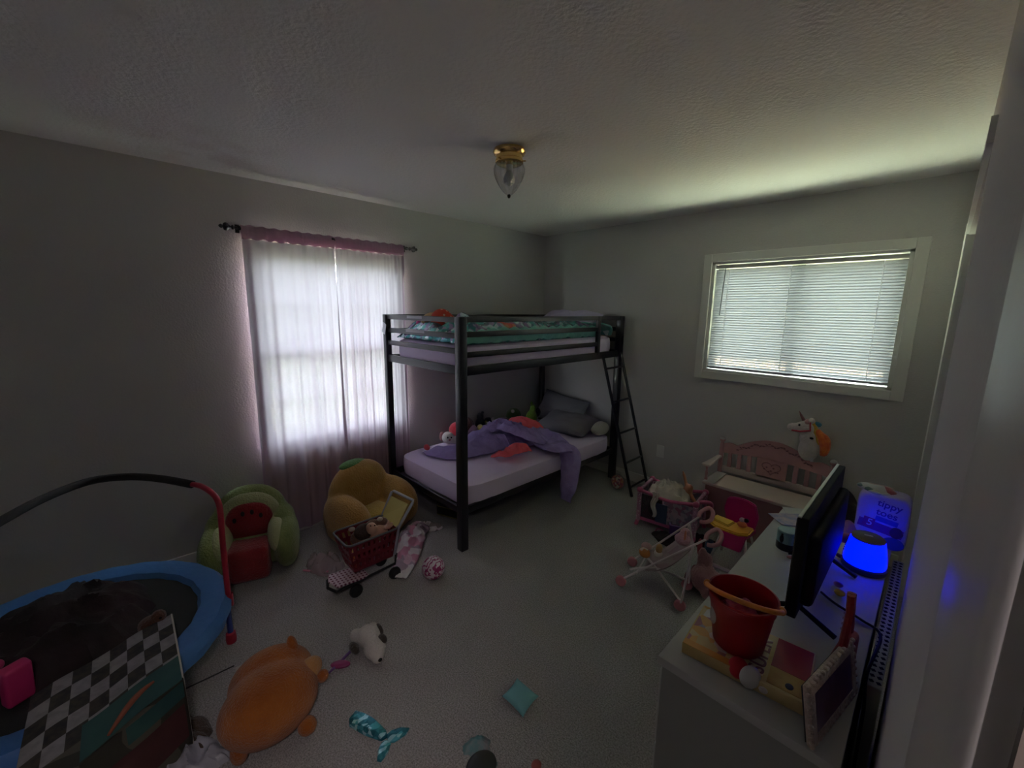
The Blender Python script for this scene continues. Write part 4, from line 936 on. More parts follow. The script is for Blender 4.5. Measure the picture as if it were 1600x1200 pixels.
# unicorn on the bench back
p = V(2.650, -.115, .665)
wf = fuzz('unicorn_white', (.62, .57, .55)); om = fuzz('orange_mane', (.72, .20, .04), (.60, .10, .04), vscale=25); ym = fuzz('yellow_mane', (.72, .45, .08)); bm_ = fuzz('blue_mane', (.06, .20, .32)); hn = mat('horn_rose', (.32, .14, .16), .5); br = mat('bridle_red', (.50, .05, .09), .7)
def uq(u, v, dy=0.): return aty(u, v, p.y + dy)
u_ = thing('unicorn_head', 'white plush unicorn hobby horse head with orange mane on the bench back', 'plush toy', p)
b = B(); b.blob(uq(1263, 702), (.062, .05, .085)); b.blob(uq(1262, 685), (.050, .045, .06)); b.blob(uq(1258, 668), (.058, .045, .045), (0, .1, 0)); b.blob(uq(1244, 668), (.05, .036, .033), (0, .1, 0)); b.blob(uq(1237, 667), (.030, .033, .028)); b.ob('head', wf, u_, remesh=.009)
b = B(); b.tube([uq(1256, 657), uq(1252, 649), uq(1249, 642)], [.012, .008, .001], 10); b.ob('horn', hn, u_)
b = B(); b.tube([uq(1237, 672, -.038), uq(1250, 674, -.045), uq(1266, 673, -.048)], .006, 8); b.tube([uq(1266, 674, -.046), uq(1266, 660, -.035), uq(1268, 655, 0)], .005, 8); b.ob('bridle', br, u_)
for (uu, vv, r, m) in ((1268, 658, (.020, .03, .022), wf), (1262, 659, (.018, .03, .02), fuzz('ear_pink', (.5, .28, .3)))):
    b = B(); b.blob(uq(uu, vv, -.01), r, seg=14); b.ob('ear', m, u_)
for pts, rr, m in (([(1268, 655), (1272, 665), (1276, 680), (1280, 695)], .018, ym), ([(1266, 656), (1270, 670), (1275, 684)], .014, ym), ([(1276, 672), (1284, 684), (1288, 698), (1285, 712)], .030, om), ([(1280, 676), (1291, 686), (1292, 700), (1289, 711)], .022, om), ([(1274, 660), (1280, 664), (1283, 666)], .016, bm_)):
    b = B(); b.tube(crom([uq(a, c, .01) for a, c in pts], 5), [rr * (.55 + .45 * math.sin(PI * i / (5 * (len(pts) - 1)))) for i in range(5 * (len(pts) - 1) + 1)], 10); b.ob('mane_lock', m, u_)
b = B(); b.blob(uq(1249, 664, -.036), (.007, .004, .008)); b.ob('eye', eyem, u_)
b = B(); b.blob(uq(1268, 685, -.048), (.012, .004, .008)); b.ob('button', eyem, u_)
b = B(); b.box(uq(1268, 718, -.03), (.018, .002, .035), (0, -.2, 0)); b.ob('care_tag', MATS['paper_white'], u_)
# black bag by the bench
q = V(2.93, -.46, 0); t = thing('duffel_bag', 'black bulky bag piled between the bench and the right wall', 'bag', q)
b = B(); b.blob(q + V(0, 0, .26), (.12, .13, .26), seg=28, nz=.15, ns=6); b.blob(q + V(-.06, .08, .46), (.08, .08, .12), nz=.2, ns=9, seg=24); b.blob(q + V(.06, -.04, .42), (.09, .09, .10), nz=.2, ns=9, seg=24); b.ob('bag_body', blackcloth, t, remesh=.016)
b = B(); b.blob(at(1324, 777, .52), (.005, .005, .005)); 
b.ob('zipper_pull', MATS['knob_white'], t)

# ================================================================ DOLL CRIB, DOLL, BASKET, STROLLERS, HIGH CHAIR
CR = V(1.88, -.575, 0); ang = math.radians(8); T = xf(CR, ang); RZm = Matrix.Rotation(ang, 3, 'Z')
hotp = mat('crib_pink', (.46, .09, .20), .55); slv = mat('crib_sleeve', (.5, .3, .36), .8, pattern=pat_dots((.40, .20, .30), (.58, .44, .50), 70, .3)); mesh_ = mat('crib_mesh', (.10, .07, .10), .9, alpha=.55); prt = mat('crib_print', (.3, .2, .3), .8, pattern=pat_cells([(.26, .15, .23), (.34, .28, .34), (.20, .17, .24), (.42, .30, .36), (.30, .12, .2)], 40)); blp2 = mat('crib_blue', (.06, .09, .16), .8)
cb = thing('doll_crib', 'pink doll playpen crib with printed fabric sides beside ladder', 'doll crib', CR)
hx, hy, ht = .205, .135, .29
for sx in (1, -1):
    for sy in (1, -1):
        b = B(); b.tube([T((sx * hx, sy * hy, .04)), T((sx * hx, sy * hy, ht - .02))], .017, 12); b.ob('post_sleeve', slv, cb)
        b = B(); b.blob(T((sx * hx, sy * hy, ht)), (.024, .024, .022)); b.ob('corner_cap', hotp, cb)
        b = B(); b.tube([T((sx * hx, sy * hy, .05)), T((sx * (hx + .012), sy * (hy + .008), .0))], .015, 10); b.ob('foot', hotp, cb)
for sx in (1, -1): b = B(); b.tube([T((sx * hx, -hy, ht)), T((sx * hx, hy, ht))], .013, 10); b.ob('top_rail', slv, cb)
for sy in (1, -1): b = B(); b.tube(crom([T((-hx, sy * hy, ht)), T((0, sy * hy, ht - .03)), T((hx, sy * hy, ht))], 5), .012, 10); b.ob('top_rail', hotp, cb)
def panel(name, x0_, x1_, z0_, z1_, m, off=0.): b = B(); b.box(T(((x0_ + x1_) / 2, -hy - off, (z0_ + z1_) / 2)), (x1_ - x0_, .003, z1_ - z0_), RZm); b.ob(name, m, cb, smooth=False)
panel('mesh_window', -hx + .01, -.03, .07, ht - .03, mesh_); panel('print_panel', -.03, hx, .07, ht - .03, prt); panel('blue_panel', -.075, .01, .07, .22, blp2, .003); panel('pink_hem', -hx + .01, hx, .045, .072, hotp, .001)
b = B(); b.box(T((0, hy, .17)), (2 * hx, .003, .2), RZm); b.box(T((hx, 0, .17)), (.003, 2 * hy, .2), RZm); b.box(T((-hx, 0, .17)), (.003, 2 * hy, .2), RZm); b.ob('side_fabric', prt, cb, smooth=False)
b = B(); b.box(T((0, 0, .06)), (2 * hx, 2 * hy, .02), RZm); b.ob('crib_floor', hotp, cb, smooth=False)
b = B(); b.tube(crom([T((hx, -hy * .6, ht)), T((hx + .07, -hy * .3, ht - .0)), T((hx + .075, 0, ht - .05)), T((hx + .03, .06, ht - .1))], 6), .014, 10); b.ob('carry_loop', hotp, cb)
wcl = mat('white_cotton', (.60, .56, .50), .9, bump=.3, bscale=50)
# white cloth heaped in the crib
heap('blanket', 'rumpled off-white cloth heaped over the doll crib', 'blanket', T((-.03, -.01, ht - .055)), .165, .125, .135, wcl, seed=12, rot=ang, rag=.12, fold=.55, fs=16)
b = B()
def hang(u, v): return T((-.085 + .05 * (v - .5) * (1 - u * .6) + .01 * math.sin(u * 9), -hy - .016 - .012 * math.sin(v * 12), ht + .02 - .2 * u))
b.grid(hang, 20, 10); o = b.ob('cloth_strip', wcl, None, solid=.004); tag(o, 'cream cloth end hanging down the crib front', 'cloth')
dq = T((.10, .03, ht - .03)); d = thing('doll', 'tan bare doll with raised arm leaning out of the crib', 'doll', dq)
tan = mat('tan_skin', (.46, .20, .10), .5)
b = B(); b.blob(dq + V(.0, 0, .05), (.035, .030, .06), (0, .4, 0)); b.tube(crom([dq + V(-.01, 0, .08), dq + V(-.03, .01, .13), dq + V(-.045, .01, .17)], 4), .013, 8); b.tube(crom([dq + V(.03, -.01, .03), dq + V(.06, -.02, .0), dq + V(.085, -.03, -.02)], 4), .015, 8); b.tube(crom([dq + V(-.045, .01, .17), dq + V(-.05, .005, .19)], 3), .009, 6); b.ob('body', tan, d, remesh=.007)
plush('toy_doll', 'brown doll face visible inside the crib mesh', 'doll', T((-.12, -.05, .072)), [(0, 0, .05, .045, .04, .05)], mat('brown_skin', (.16, .06, .035), .6), [('nose', ivr, [(.0, -.038, .07, .01, .008, .014)])], .009)
# dark clothes and basket in front of the crib
heap('clothes_heap', 'dark purple black clothes on the carpet before the crib', 'clothes', at(1045, 846, 0), .15, .07, .05, blackcloth, seed=4, rot=-.3, fold=.6, fs=12)
heap('clothes_heap', 'maroon black clothes under the doll stroller handles', 'clothes', at(1098, 848, 0), .09, .08, .06, mat('maroon_cloth', (.05, .008, .015), .9), seed=14, fold=.6, fs=12)
b = B(); b.tube(crom([at(1024, 830, .01), at(1028, 826, .03), at(1036, 829, .02)], 4), .006, 6); tag(b.ob('hair_bow', mat('bow_pink', (.38, .10, .17), .6)), 'tiny pink bow on the dark clothes before the crib', 'bow')
q = at(1062, 838, 0) + V(.0, .02, 0); bk = thing('storage_basket', 'purple plastic basket holding small toys behind the stroller', 'basket', q)
prp = mat('basket_purple', (.16, .07, .30), .5); R_ = Euler((0, 0, .3)).to_matrix()
b = B()
for (cx_, cy_, sx_, sy_) in ((0, -.06, .15, .006), (0, .06, .15, .006), (-.075, 0, .006, .12), (.075, 0, .006, .12)): b.box(q + R_ @ V(cx_, cy_, .05), (sx_, sy_, .09), R_)
b.box(q + V(0, 0, .006), (.15, .12, .008), R_); b.ob('basket_body', prp, bk, smooth=False)
b = B(); b.tube([q + R_ @ p_ for p_ in rrect(-.08, .08, -.065, .065, .095, .02)], .005, 6, closed=True); b.ob('basket_rim', mat('rim_lilac', (.26, .14, .38), .5), bk)
heap('toy_pile', 'pink white and yellow bits inside the purple basket', 'toys', q + V(0, 0, .012), .062, .045, .085, mat('bits_mix', (.5, .3, .3), .5, pattern=pat_cells([(.6, .5, .5), (.45, .2, .3), (.6, .4, .1), (.05, .03, .04), (.3, .16, .3)], 45)), seed=5)
# stroller
wt = mat('stroller_white', (.62, .55, .56), .4); rose = mat('stroller_rose', (.58, .22, .25), .5); hnd = mat('handle_rose', (.46, .22, .25), .6); fab = mat('stroller_fabric', (.46, .32, .36), .9, alpha=.75, bump=.2, bscale=100, pattern=pat_cells([(.44, .36, .37), (.50, .40, .41), (.42, .30, .33)], 12))
WA, WB_, WC, WD = at(970, 908, .03), at(1062, 946, .03), at(988, 878, .03), None; WD = WB_ + (WC - WA) * .9
st = thing('doll_stroller', 'white and pink doll umbrella stroller with rose wheels on carpet', 'doll stroller', (WA + WB_) / 2 * 1.0)
st.location.z = 0; WLOC[st.name] = Vector(st.location)
HA, HC = at(1103, 843, .40), at(1092, 808, .40)
ax = (WB_ - WA).normalized(); axl = (WC - WA).normalized()
for w in (WA, WB_, WC, WD):
    b = B(); M_ = frame_from(axl); b.lathe([(.010, -.014), (.026, -.013), (.032, -.007), (.032, .007), (.026, .013), (.020, .008), (.012, .010), (.008, .016), (0, .016)], V(w.x, w.y, .032), M_, 22); b.ob('wheel', rose, st)
rod = lambda nm, pts, r=.0065, m=wt: (lambda b: b.ob(nm, m, st))(B().tube(crom(pts, 5), r, 8))
rod('frame_rod', [V(WA.x, WA.y, .04), HA]); rod('frame_rod', [V(WC.x, WC.y, .04), HC])
kA, kC = V(WA.x, WA.y, .04).lerp(HA, .86), V(WC.x, WC.y, .04).lerp(HC, .86)
rod('frame_rod', [V(WB_.x, WB_.y, .05), V(WB_.x, WB_.y, .09) + ax * .01, kA]); rod('frame_rod', [V(WD.x, WD.y, .05), V(WD.x, WD.y, .09) + ax * .01, kC])
rod('cross_rod', [V(WB_.x, WB_.y, .06), (WB_ + WC) / 2 * 1.0 + V(0, 0, .10), V(WC.x, WC.y, .13) + ax * .05]); rod('cross_rod', [V(WD.x, WD.y, .06), (WD + WA) / 2 + V(0, 0, .10), V(WA.x, WA.y, .13) + ax * .05])
rod('cross_rod', [V(WA.x, WA.y, .12) + ax * .09, V(WC.x, WC.y, .12) + ax * .09], .005)
for Hh in (HA, HC):
    pts = [Hh, Hh + V(.0, .02, .025), Hh + V(.03, .06, .05), Hh + V(.06, .055, .035), Hh + V(.065, .02, .0), Hh + V(.04, -.01, -.015), Hh + V(.015, -.012, -.02)]
    b = B(); b.tube(crom(pts, 5), .012, 10); b.ob('handle_loop', hnd, st)
b = B(); s0, s1, s2 = V(WA.x, WA.y, .04).lerp(HA, .80), V(WA.x, WA.y, .04).lerp(HA, .34), .055
def sling(u, v):
    a = V(WA.x, WA.y, .04).lerp(HA, .88 - .60 * u); c = V(WC.x, WC.y, .04).lerp(HC, .88 - .60 * u)
    p_ = a.lerp(c, v); return p_ - V(0, 0, .085 * math.sin(PI * u) ** .8 * (1 - .25 * (2 * v - 1) ** 4) + .02 * math.sin(PI * v))
b.grid(sling, 18, 12); b.ob('seat_sling', fab, st, solid=.003)
q = V(WA.x, WA.y, .04).lerp(HA, .30).lerp(V(WC.x, WC.y, .04).lerp(HC, .30), .5)
t = thing('doll', 'small doll with orange top and white shoe lying on stroller front', 'doll', q + V(0, 0, -.01))
b = B(); b.blob(q + V(-.02, -.02, .035), (.035, .03, .03), nz=.2, ns=20); b.ob('top', mat('orange_cloth', (.60, .25, .06), .8, pattern=pat_cells([(.58, .22, .05), (.6, .5, .4), (.5, .2, .06)], 40)), t)
b = B(); b.blob(q + V(-.025, .015, .060), (.032, .028, .024)); b.ob('hat', mat('blush_cloth', (.58, .36, .36), .8), t)
b = B(); b.blob(q + V(.05, .03, .07), (.02, .02, .04), (.3, .2, 0)); b.ob('leg', mat('honey_skin', (.50, .28, .12), .6), t)
b = B(); b.blob(q + V(.045, .035, .035), (.026, .022, .024)); b.ob('shoe', wt, t)
q = V(WA.x, WA.y, .04).lerp(HA, .80).lerp(V(WC.x, WC.y, .04).lerp(HC, .80), .45)
plush('plush_toy', 'pale pink plush tucked in the top of the stroller seat', 'plush toy', q + V(-.02, .0, -.055), [(0, 0, .035, .05, .04, .035), (.0, .03, .07, .03, .03, .028)], fuzz('blush_plush', (.52, .30, .36)), [('strap', mat('salmon_strap', (.55, .2, .14), .6), [(.02, -.02, .07, .006, .012, .04)])], .008)
# pink plush and red legged doll
q = at(1098, 922, 0)
plush('plush_elephant', 'dusty pink plush elephant sitting between stroller and dresser', 'plush toy', q, [(0, 0, .085, .075, .085, .085), (-.01, .02, .185, .045, .045, .05), (.07, .03, .08, .035, .04, .05), (-.02, .0, .23, .028, .02, .045), (.04, -.06, .03, .03, .03, .04)], fuzz('dusty_pink', (.46, .24, .26), (.40, .20, .22)), [('leg', fuzz('rose_red', (.30, .09, .12)), [(-.08, -.03, .05, .022, .024, .055), (-.07, .03, .06, .02, .02, .06)]), ('bow', mat('coral_bow', (.45, .10, .13), .6), [(-.045, .01, .26, .014, .016, .055)])], .011)
q = at(1108, 862, 0); b = B(); b.lathe([(.028, 0), (.032, .01), (.032, .06), (.022, .075), (.020, .085), (0, .086)], q, n=20); tag(b.ob('toy_bottle', mat('navy_plastic', (.03, .06, .13), .5)), 'dark blue toy bottle on carpet behind the pink plush', 'bottle')
# high chair
hc = V(2.40, -.76, 0); ch = thing('doll_high_chair', 'magenta doll high chair with yellow tray and white legs', 'doll high chair', hc)
mg = mat('magenta_plastic2', (.50, .01, .16), .35); yl = mat('yellow_plastic', (.70, .36, .03), .4)
b = B(); b.prism([(-.085, 0), (.085, 0), (.105, .10), (.085, .185), (.03, .205), (-.03, .205), (-.085, .185), (-.105, .10)], .018, Matrix(((1, 0, 0), (0, -.15, -1), (0, 1, -.15))), hc + V(0, .075, .25), bev=.006); b.ob('backrest', mg, ch)
b = B(); b.prism([(-.075, -.055), (.075, -.055), (.095, .09), (-.095, .09)], .05, None, hc + V(0, .0, .245), bev=.012); b.prism([(-.06, -.0), (.06, 0), (.085, .13), (-.085, .13)], .02, Matrix(((1, 0, 0), (0, .2, -1), (0, 1, .2))), hc + V(0, -.085, .15), bev=.006); b.ob('seat', mg, ch)
b = B(); b.prism([(-.12, -.05), (-.07, -.085), (.07, -.085), (.12, -.05), (.125, .035), (-.125, .035)], .022, Euler((.12, 0, 0)).to_matrix(), hc + V(-.01, -.09, .315), bev=.008); b.ob('tray', yl, ch)
b = B(); b.prism([(-.10, -.035), (.0, -.06), (.02, .015), (-.10, .025)], .018, Euler((.12, 0, 0)).to_matrix(), hc + V(-.01, -.09, .332), bev=.006); b.ob('tray_lid', mat('yellow_light', (.72, .45, .05), .4), ch)
for sx in (1, -1):
    for sy in (1, -1): b = B(); b.tube([hc + V(sx * .07, sy * .05, .23), hc + V(sx * .115, sy * .12, .008)], .008, 8); b.ob('leg', wt, ch)
b = B(); b.tube([hc + V(-.115, -.12, .014), hc + V(.115, -.12, .014)], .013, 8); b.ob('foot_bar', wt, ch)
q = hc + V(.055, -.10, .328)
plush('toy_figure', 'small white orange and black toy sitting in the yellow tray', 'toy', q, [(0, 0, .02, .03, .022, .018)], mat('toy_orange', (.55, .14, .04), .5), [('head', ivr, [(-.005, .01, .045, .016, .016, .015)]), ('hat', blp, [(.018, .012, .048, .015, .014, .013)])], .005)

# ================================================================ DRESSER AND ITS LOAD
DX0, DX1, DYN, DYF, DT = 2.778, 3.143, -2.668, -1.50, .80
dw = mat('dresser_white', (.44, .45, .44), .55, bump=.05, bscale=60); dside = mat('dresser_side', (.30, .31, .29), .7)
dr = thing('dresser', 'white dresser with cluttered top standing along the right wall', 'dresser', ((DX0 + DX1) / 2, (DYN + DYF) / 2, 0))
b = B(); b.box(((DX0 + DX1) / 2, (DYN + DYF) / 2, DT - .012), (DX1 - DX0, DYF - DYN, .024), bev=.002); b.ob('top_panel', dw, dr)
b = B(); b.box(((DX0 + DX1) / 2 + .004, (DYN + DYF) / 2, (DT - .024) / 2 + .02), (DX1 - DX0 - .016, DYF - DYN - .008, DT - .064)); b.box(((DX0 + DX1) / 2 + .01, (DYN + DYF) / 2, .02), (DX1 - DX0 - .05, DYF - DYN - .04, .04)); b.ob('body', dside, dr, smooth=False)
for i in range(3):
    for j in range(3):
        yc_ = DYN + .02 + (DYF - DYN - .04) * (i + .5) / 3; zc = .06 + (DT - .11) * (j + .5) / 3
        b = B(); b.box((DX0 + .006, yc_, zc), (.016, (DYF - DYN - .04) / 3 - .008, (DT - .11) / 3 - .008), bev=.003); dd = b.ob('drawer', dw, dr)
        b = B(); b.lathe([(.006, 0), (.006, .012), (.014, .018), (.013, .026), (0, .028)], (DX0 - .001, yc_, zc), Euler((0, -PI / 2, 0)).to_matrix(), 16); b.ob('knob', offw, dd)
# television: thin panel seen almost edge-on
tb, tt = at(1232, 972, DT + .03), None
TX = tb.x; TY0 = tb.y; ztop = aty(1249, 808, TY0).z
far = atx(1303, 724, TX + .0); TY1 = min(far.y, -1.56) if far.y > TY0 else -1.6
TY1 = max(TY0 + .55, min(TY1, -1.53))
tv = thing('television', 'black flat television on two feet seen edge-on on the dresser', 'television', (TX, (TY0 + TY1) / 2, DT))
tvb = mat('tv_black', (.012, .012, .014), .65, spec=.25); scr = mat('tv_screen', (.006, .006, .008), .08)
cz = (DT + .045 + ztop) / 2; hh = ztop - DT - .045
b = B(); b.box((TX, (TY0 + TY1) / 2, cz), (.026, TY1 - TY0, hh), bev=.004); b.ob('panel', tvb, tv)
b = B(); b.box((TX + .022, (TY0 + TY1) / 2, cz - .02), (.035, (TY1 - TY0) * .86, hh * .72), bev=.016); b.ob('rear_housing', tvb, tv)
b = B(); b.box((TX - .0145, (TY0 + TY1) / 2, cz), (.002, TY1 - TY0 - .02, hh - .02)); b.ob('screen', scr, tv, smooth=False)
b = B(); b.box((TX - .008, (TY0 + TY1) / 2, ztop + .0005), (.008, TY1 - TY0, .004), bev=.001); b.ob('top_edge_glint', mat('glint_silver', (.62, .64, .60), .35), tv)  # pale strip painted in for light reflected along the top edge
for yy in (TY0 + .09, TY1 - .09):
    b = B(); b.tube([V(TX - .095, yy - .03, DT + .006), V(TX - .01, yy, DT + .03), V(TX, yy, DT + .06)], .007, 8); b.tube([V(TX + .095, yy - .03, DT + .006), V(TX + .01, yy, DT + .03), V(TX, yy, DT + .06)], .007, 8); b.ob('foot', tvb, tv)
# glowing blue lamp
LP = at(1366, 893, DT); LP = V(min(LP.x, 3.085), LP.y, DT)
lp = thing('night_light', 'round grey topped night light glowing bright blue on dresser', 'night light', LP)
b = B(); b.lathe([(.060, 0), (.062, .006), (.062, .016), (.058, .020)], LP, n=40); b.ob('base', mat('lamp_base', (.05, .05, .07), .4), lp)
b = B(); b.lathe([(.056, .020), (.0575, .026), (.055, .055), (.047, .104), (.044, .108)], LP, n=40); b.ob('lamp_shade', mat('blue_glow', (.0, .02, .5), .4, emit=(.0, .0025, 1.0), estr=3.0), lp)
b = B(); b.lathe([(.0445, .107), (.045, .113), (.039, .117), (0, .118)], LP, n=40); b.ob('top_cap', mat('lamp_cap', (.10, .10, .09), .5), lp)
b = B(); b.box(LP + V(0, 0, .1185), (.022, .008, .001), (0, 0, .3)); b.ob('touch_mark', MATS['paper_white'], lp)
# bulk pack of diapers
PY = -1.615; pa, pb2 = aty(1326, 860, PY), aty(1442, 850, PY)
px0, px1 = pa.x, min(pb2.x, 3.176); pw = px1 - px0
PK = V((px0 + px1) / 2, PY + .05, .0)
zt_ = aty(1370, 770, PY).z
dpk = thing('diaper_pack', 'white and purple plastic pack of diapers on dresser end', 'diaper pack', V(PK.x, PK.y, DT))
pkm = mat('pack_film', (.52, .48, .68), .25, bump=.35, bscale=18, var=(.42, .36, .66), vscale=4); purple_b = mat('pack_purple', (.16, .02, .18), .35); wtx = mat('pack_white', (.7, .68, .75), .4); txt = mat('pack_text', (.07, .04, .25), .4)
hpk = zt_ - DT; b = B()
b.blob(V(PK.x, PK.y, DT + hpk / 2), (pw / 2, .052, hpk / 2), seg=40, pw=.35, nz=.03, ns=12); b.ob('pack_body', pkm, dpk)
fy = PK.y - .0535
b = B(); b.box((PK.x, fy + .001, DT + .078), (pw * .84, .002, .032), (0, .12, 0)); b.ob('purple_band', purple_b, dpk, smooth=False)
b = B(); b.box((PK.x - pw * .22, fy, DT + .090), (pw * .22, .002, .036), (0, .12, 0)); b.ob('size_panel', mat('pack_magenta', (.25, .01, .12), .35), dpk, smooth=False)
xd, yd = V(1, 0, -.12), V(.12, 0, 1)
text('5', .036, wtx, dpk, (PK.x - pw * .20, fy - .002, DT + .090), xd, yd)
text('tippy\ntoes', .034, txt, dpk, (PK.x + pw * .10, fy - .002, DT + hpk * .74), xd, yd, bold=.0006)
b = B(); b.box((PK.x + pw * .10, fy + .0005, DT + hpk * .53), (pw * .42, .002, .018), (0, .12, 0)); b.ob('blue_label', mat('pack_blue', (.05, .06, .35), .4), dpk, smooth=False)
b = B(); b.blob((PK.x + pw * .30, fy + .001, DT + hpk * .36), (.019, .003, .021)); b.ob('printed_face', mat('print_face', (.08, .03, .05), .6), dpk)
b = B(); b.blob((PK.x + pw * .28, fy + .001, DT + hpk * .15), (.030, .003, .024)); b.ob('printed_shirt', mat('print_shirt', (.03, .06, .2), .6), dpk)
b = B(); b.blob(V(PK.x - .02, PK.y, DT + hpk * .98), (pw * .40, .045, .016), seg=30, nz=.4, ns=22); b.ob('pack_top', mat('pack_top_print', (.4, .4, .38), .3, bump=.5, bscale=30, pattern=pat_cells([(.44, .44, .42), (.34, .33, .34), (.20, .03, .05), (.48, .47, .44), (.06, .10, .10)], 26)), dpk)
# board game box
gb = [at(1066, 1003, DT + .03), at(1262, 1103, DT + .03), at(1100, 948, DT + .03), at(1292, 1032, DT + .03)]
gx = (gb[1] - gb[0]); gx.z = 0; gw = gx.length; gx.normalize(); gy = V(-gx.y, gx.x, 0); gh = .18
GO = V(gb[0].x, gb[0].y, DT)
def gp(x, y, z): return GO + gx * x + gy * y + V(0, 0, z)
gR = Matrix((gx, gy, V(0, 0, 1))).transposed()
gm = thing('board_game', 'flat yellow board game box with red square under the bucket', 'board game', gp(gw / 2, gh / 2, 0))
b = B(); b.box(gp(gw / 2, gh / 2, .015), (gw, gh, .030), gR, bev=.002); b.ob('box_lid', mat('game_yellow', (.52, .36, .12), .45, var=(.56, .44, .22), vscale=6), gm)
def gpatch(nm, m, x0_, x1_, y0_, y1_, z=.0303): b = B(); b.box(gp((x0_ + x1_) / 2, (y0_ + y1_) / 2, z), (x1_ - x0_, y1_ - y0_, .0012), gR); b.ob(nm, m, gm, smooth=False)
gpatch('printed_picture', mat('game_print', (.5, .3, .2), .5, pattern=pat_cells([(.55, .45, .25), (.30, .28, .34), (.58, .32, .10), (.62, .6, .6), (.35, .15, .18), (.5, .4, .2)], 34)), .004, gw * .36, .02, gh - .004)
gpatch('orange_edge', mat('game_orange', (.55, .25, .05), .5), .002, gw * .50, .0, .020); gpatch('red_square', mat('game_red', (.26, .002, .02), .5), gw * .70, gw * .985, gh * .38, gh * .98)
gpatch('title_strip', mat('game_cream', (.58, .50, .36), .5), gw * .555, gw * .665, .02, gh * .86)
gpatch('orange_picture', mat('game_caramel', (.42, .24, .06), .5, var=(.5, .34, .1), vscale=30), gw * .70, gw * .985, gh * .05, gh * .37)
text('SUPER', .046, mat('game_title', (.22, .10, .12), .5), gm, gp(gw * .612, gh * .48, .0315), gy, -gx, bold=.0005)
b = B(); b.blob(gp(gw * .86, gh * .15, .031), (.008, .010, .001)); b.ob('printed_star', mat('print_dark', (.03, .04, .06), .5), gm)
# red bucket
BK = gp(.105, .092, .0305); rb = .088
bu = thing('toy_bucket', 'red plastic bucket with orange handle holding pink cloth on game box', 'bucket', BK)
bred = mat('bucket_red', (.30, .006, .012), .35); bor = mat('bucket_orange', (.56, .19, .02), .4)
b = B(); b.lathe([(0, .0), (.054, .0), (.057, .004), (.071, .105), (.074, .112), (.076, .130), (.0785, .132), (.0785, .136), (.074, .137), (.0715, .13), (.068, .105), (.054, .008), (0, .006)], BK, n=48); b.ob('bucket_body', bred, bu)
vf = V(CAM.x - BK.x, CAM.y - BK.y, 0).normalized(); va = V(-vf.y, vf.x, 0); va = (va * .97 + vf * .10).normalized()
hc_ = BK + V(0, 0, .128); lift = vf * math.cos(.42) + V(0, 0, math.sin(.42))
hdl = [hc_ + va * (.082 * math.cos(a)) + lift * (.082 * math.sin(a)) for a in [PI * i / 30 for i in range(31)]]
b = B(); b.tube(hdl, .006, 10); b.ob('handle', bor, bu)
for sg in (1, -1): b = B(); b.blob(hc_ + va * (.081 * sg), (.010, .010, .010)); b.ob('handle_pivot', bor, bu)
b = B(); q = BK + V(-.049, -.045, .075); b.blob(q, (.004, .015, .024), (0, 0, PI / 4), seg=14); b.ob('sticker', mat('sticker_white', (.42, .38, .36), .5), bu)
heap('pink_cloth', 'pink patterned cloth stuffed inside the red bucket', 'cloth', BK + V(0, 0, .055), .062, .060, .055, mat('pink_pattern', (.40, .07, .13), .8, bump=.4, bscale=50, var=(.22, .03, .06), vscale=30), seed=3, rag=.04, fold=.5, fs=22)
# gnome figure, photo frame, red handbag
q = at(1163, 1068, DT); t = thing('gnome_ornament', 'small gnome ornament with red hat and white beard before game box', 'ornament', q)
b = B(); b.blob(q + V(-.018, .008, .024), (.022, .022, .024)); b.ob('hat', mat('felt_red', (.45, .01, .025), .8), t)
b = B(); b.blob(q + V(.010, -.002, .026), (.018, .024, .026), (0, 0, -.6)); b.ob('head', mat('porcelain', (.55, .54, .53), .35), t)
b = B(); b.blob(q + V(.035, .006, .014), (.014, .012, .014), nz=.3, ns=40); b.ob('beard', ivr, t)
f0, f1 = at(1266, 1171, DT), at(1334, 1083, DT); f1 = f0 + (f1 - f0)
fx_ = (f1 - f0).normalized(); fl = (f1 - f0).length; fh = .125; lean = V(-.0, 0, 1).normalized(); out = fx_.cross(V(0, 0, 1)).normalized()
if out.x < 0: out = -out
upv = (V(0, 0, 1) - out * .18).normalized(); nn = fx_.cross(upv).normalized()
if nn.x < 0: nn = -nn
FR = Matrix((fx_, upv, nn)).transposed()
if FR.determinant() < 0: FR = Matrix((fx_, upv, -nn)).transposed()
fr = thing('photo_frame', 'ornate cream photo frame with purple picture leaning on dresser corner', 'photo frame', f0)
b = B()
def fp(x, z, o=0.): return f0 + fx_ * x + upv * z + nn * o
for (x0_, x1_, z0_, z1_) in ((0, fl, 0, .022), (0, fl, fh - .022, fh), (0, .022, 0, fh), (fl - .022, fl, 0, fh)): b.box(fp((x0_ + x1_) / 2, (z0_ + z1_) / 2 + .002, 0), (x1_ - x0_, z1_ - z0_, .014), FR, bev=.003)
for k in range(44):
    s_ = k / 44 * 2 * (fl + fh)
    if s_ < fl: x, z = s_, .0
    elif s_ < fl + fh: x, z = fl, s_ - fl
    elif s_ < 2 * fl + fh: x, z = 2 * fl + fh - s_, fh
    else: x, z = 0, 2 * (fl + fh) - s_
    b.blob(fp(x, max(.008, z), .004), (.0065, .005, .005), FR, seg=8)
b.ob('frame_border', mat('frame_cream', (.50, .42, .37), .5, bump=.6, bscale=90, var=(.44, .32, .28), vscale=30), fr)
b = B(); b.box(fp(fl / 2, fh / 2, .004), (fl - .04, fh - .04, .003), FR); b.ob('picture', mat('picture_purple', (.18, .12, .20), .3, var=(.08, .02, .03), vscale=9), fr, smooth=False)
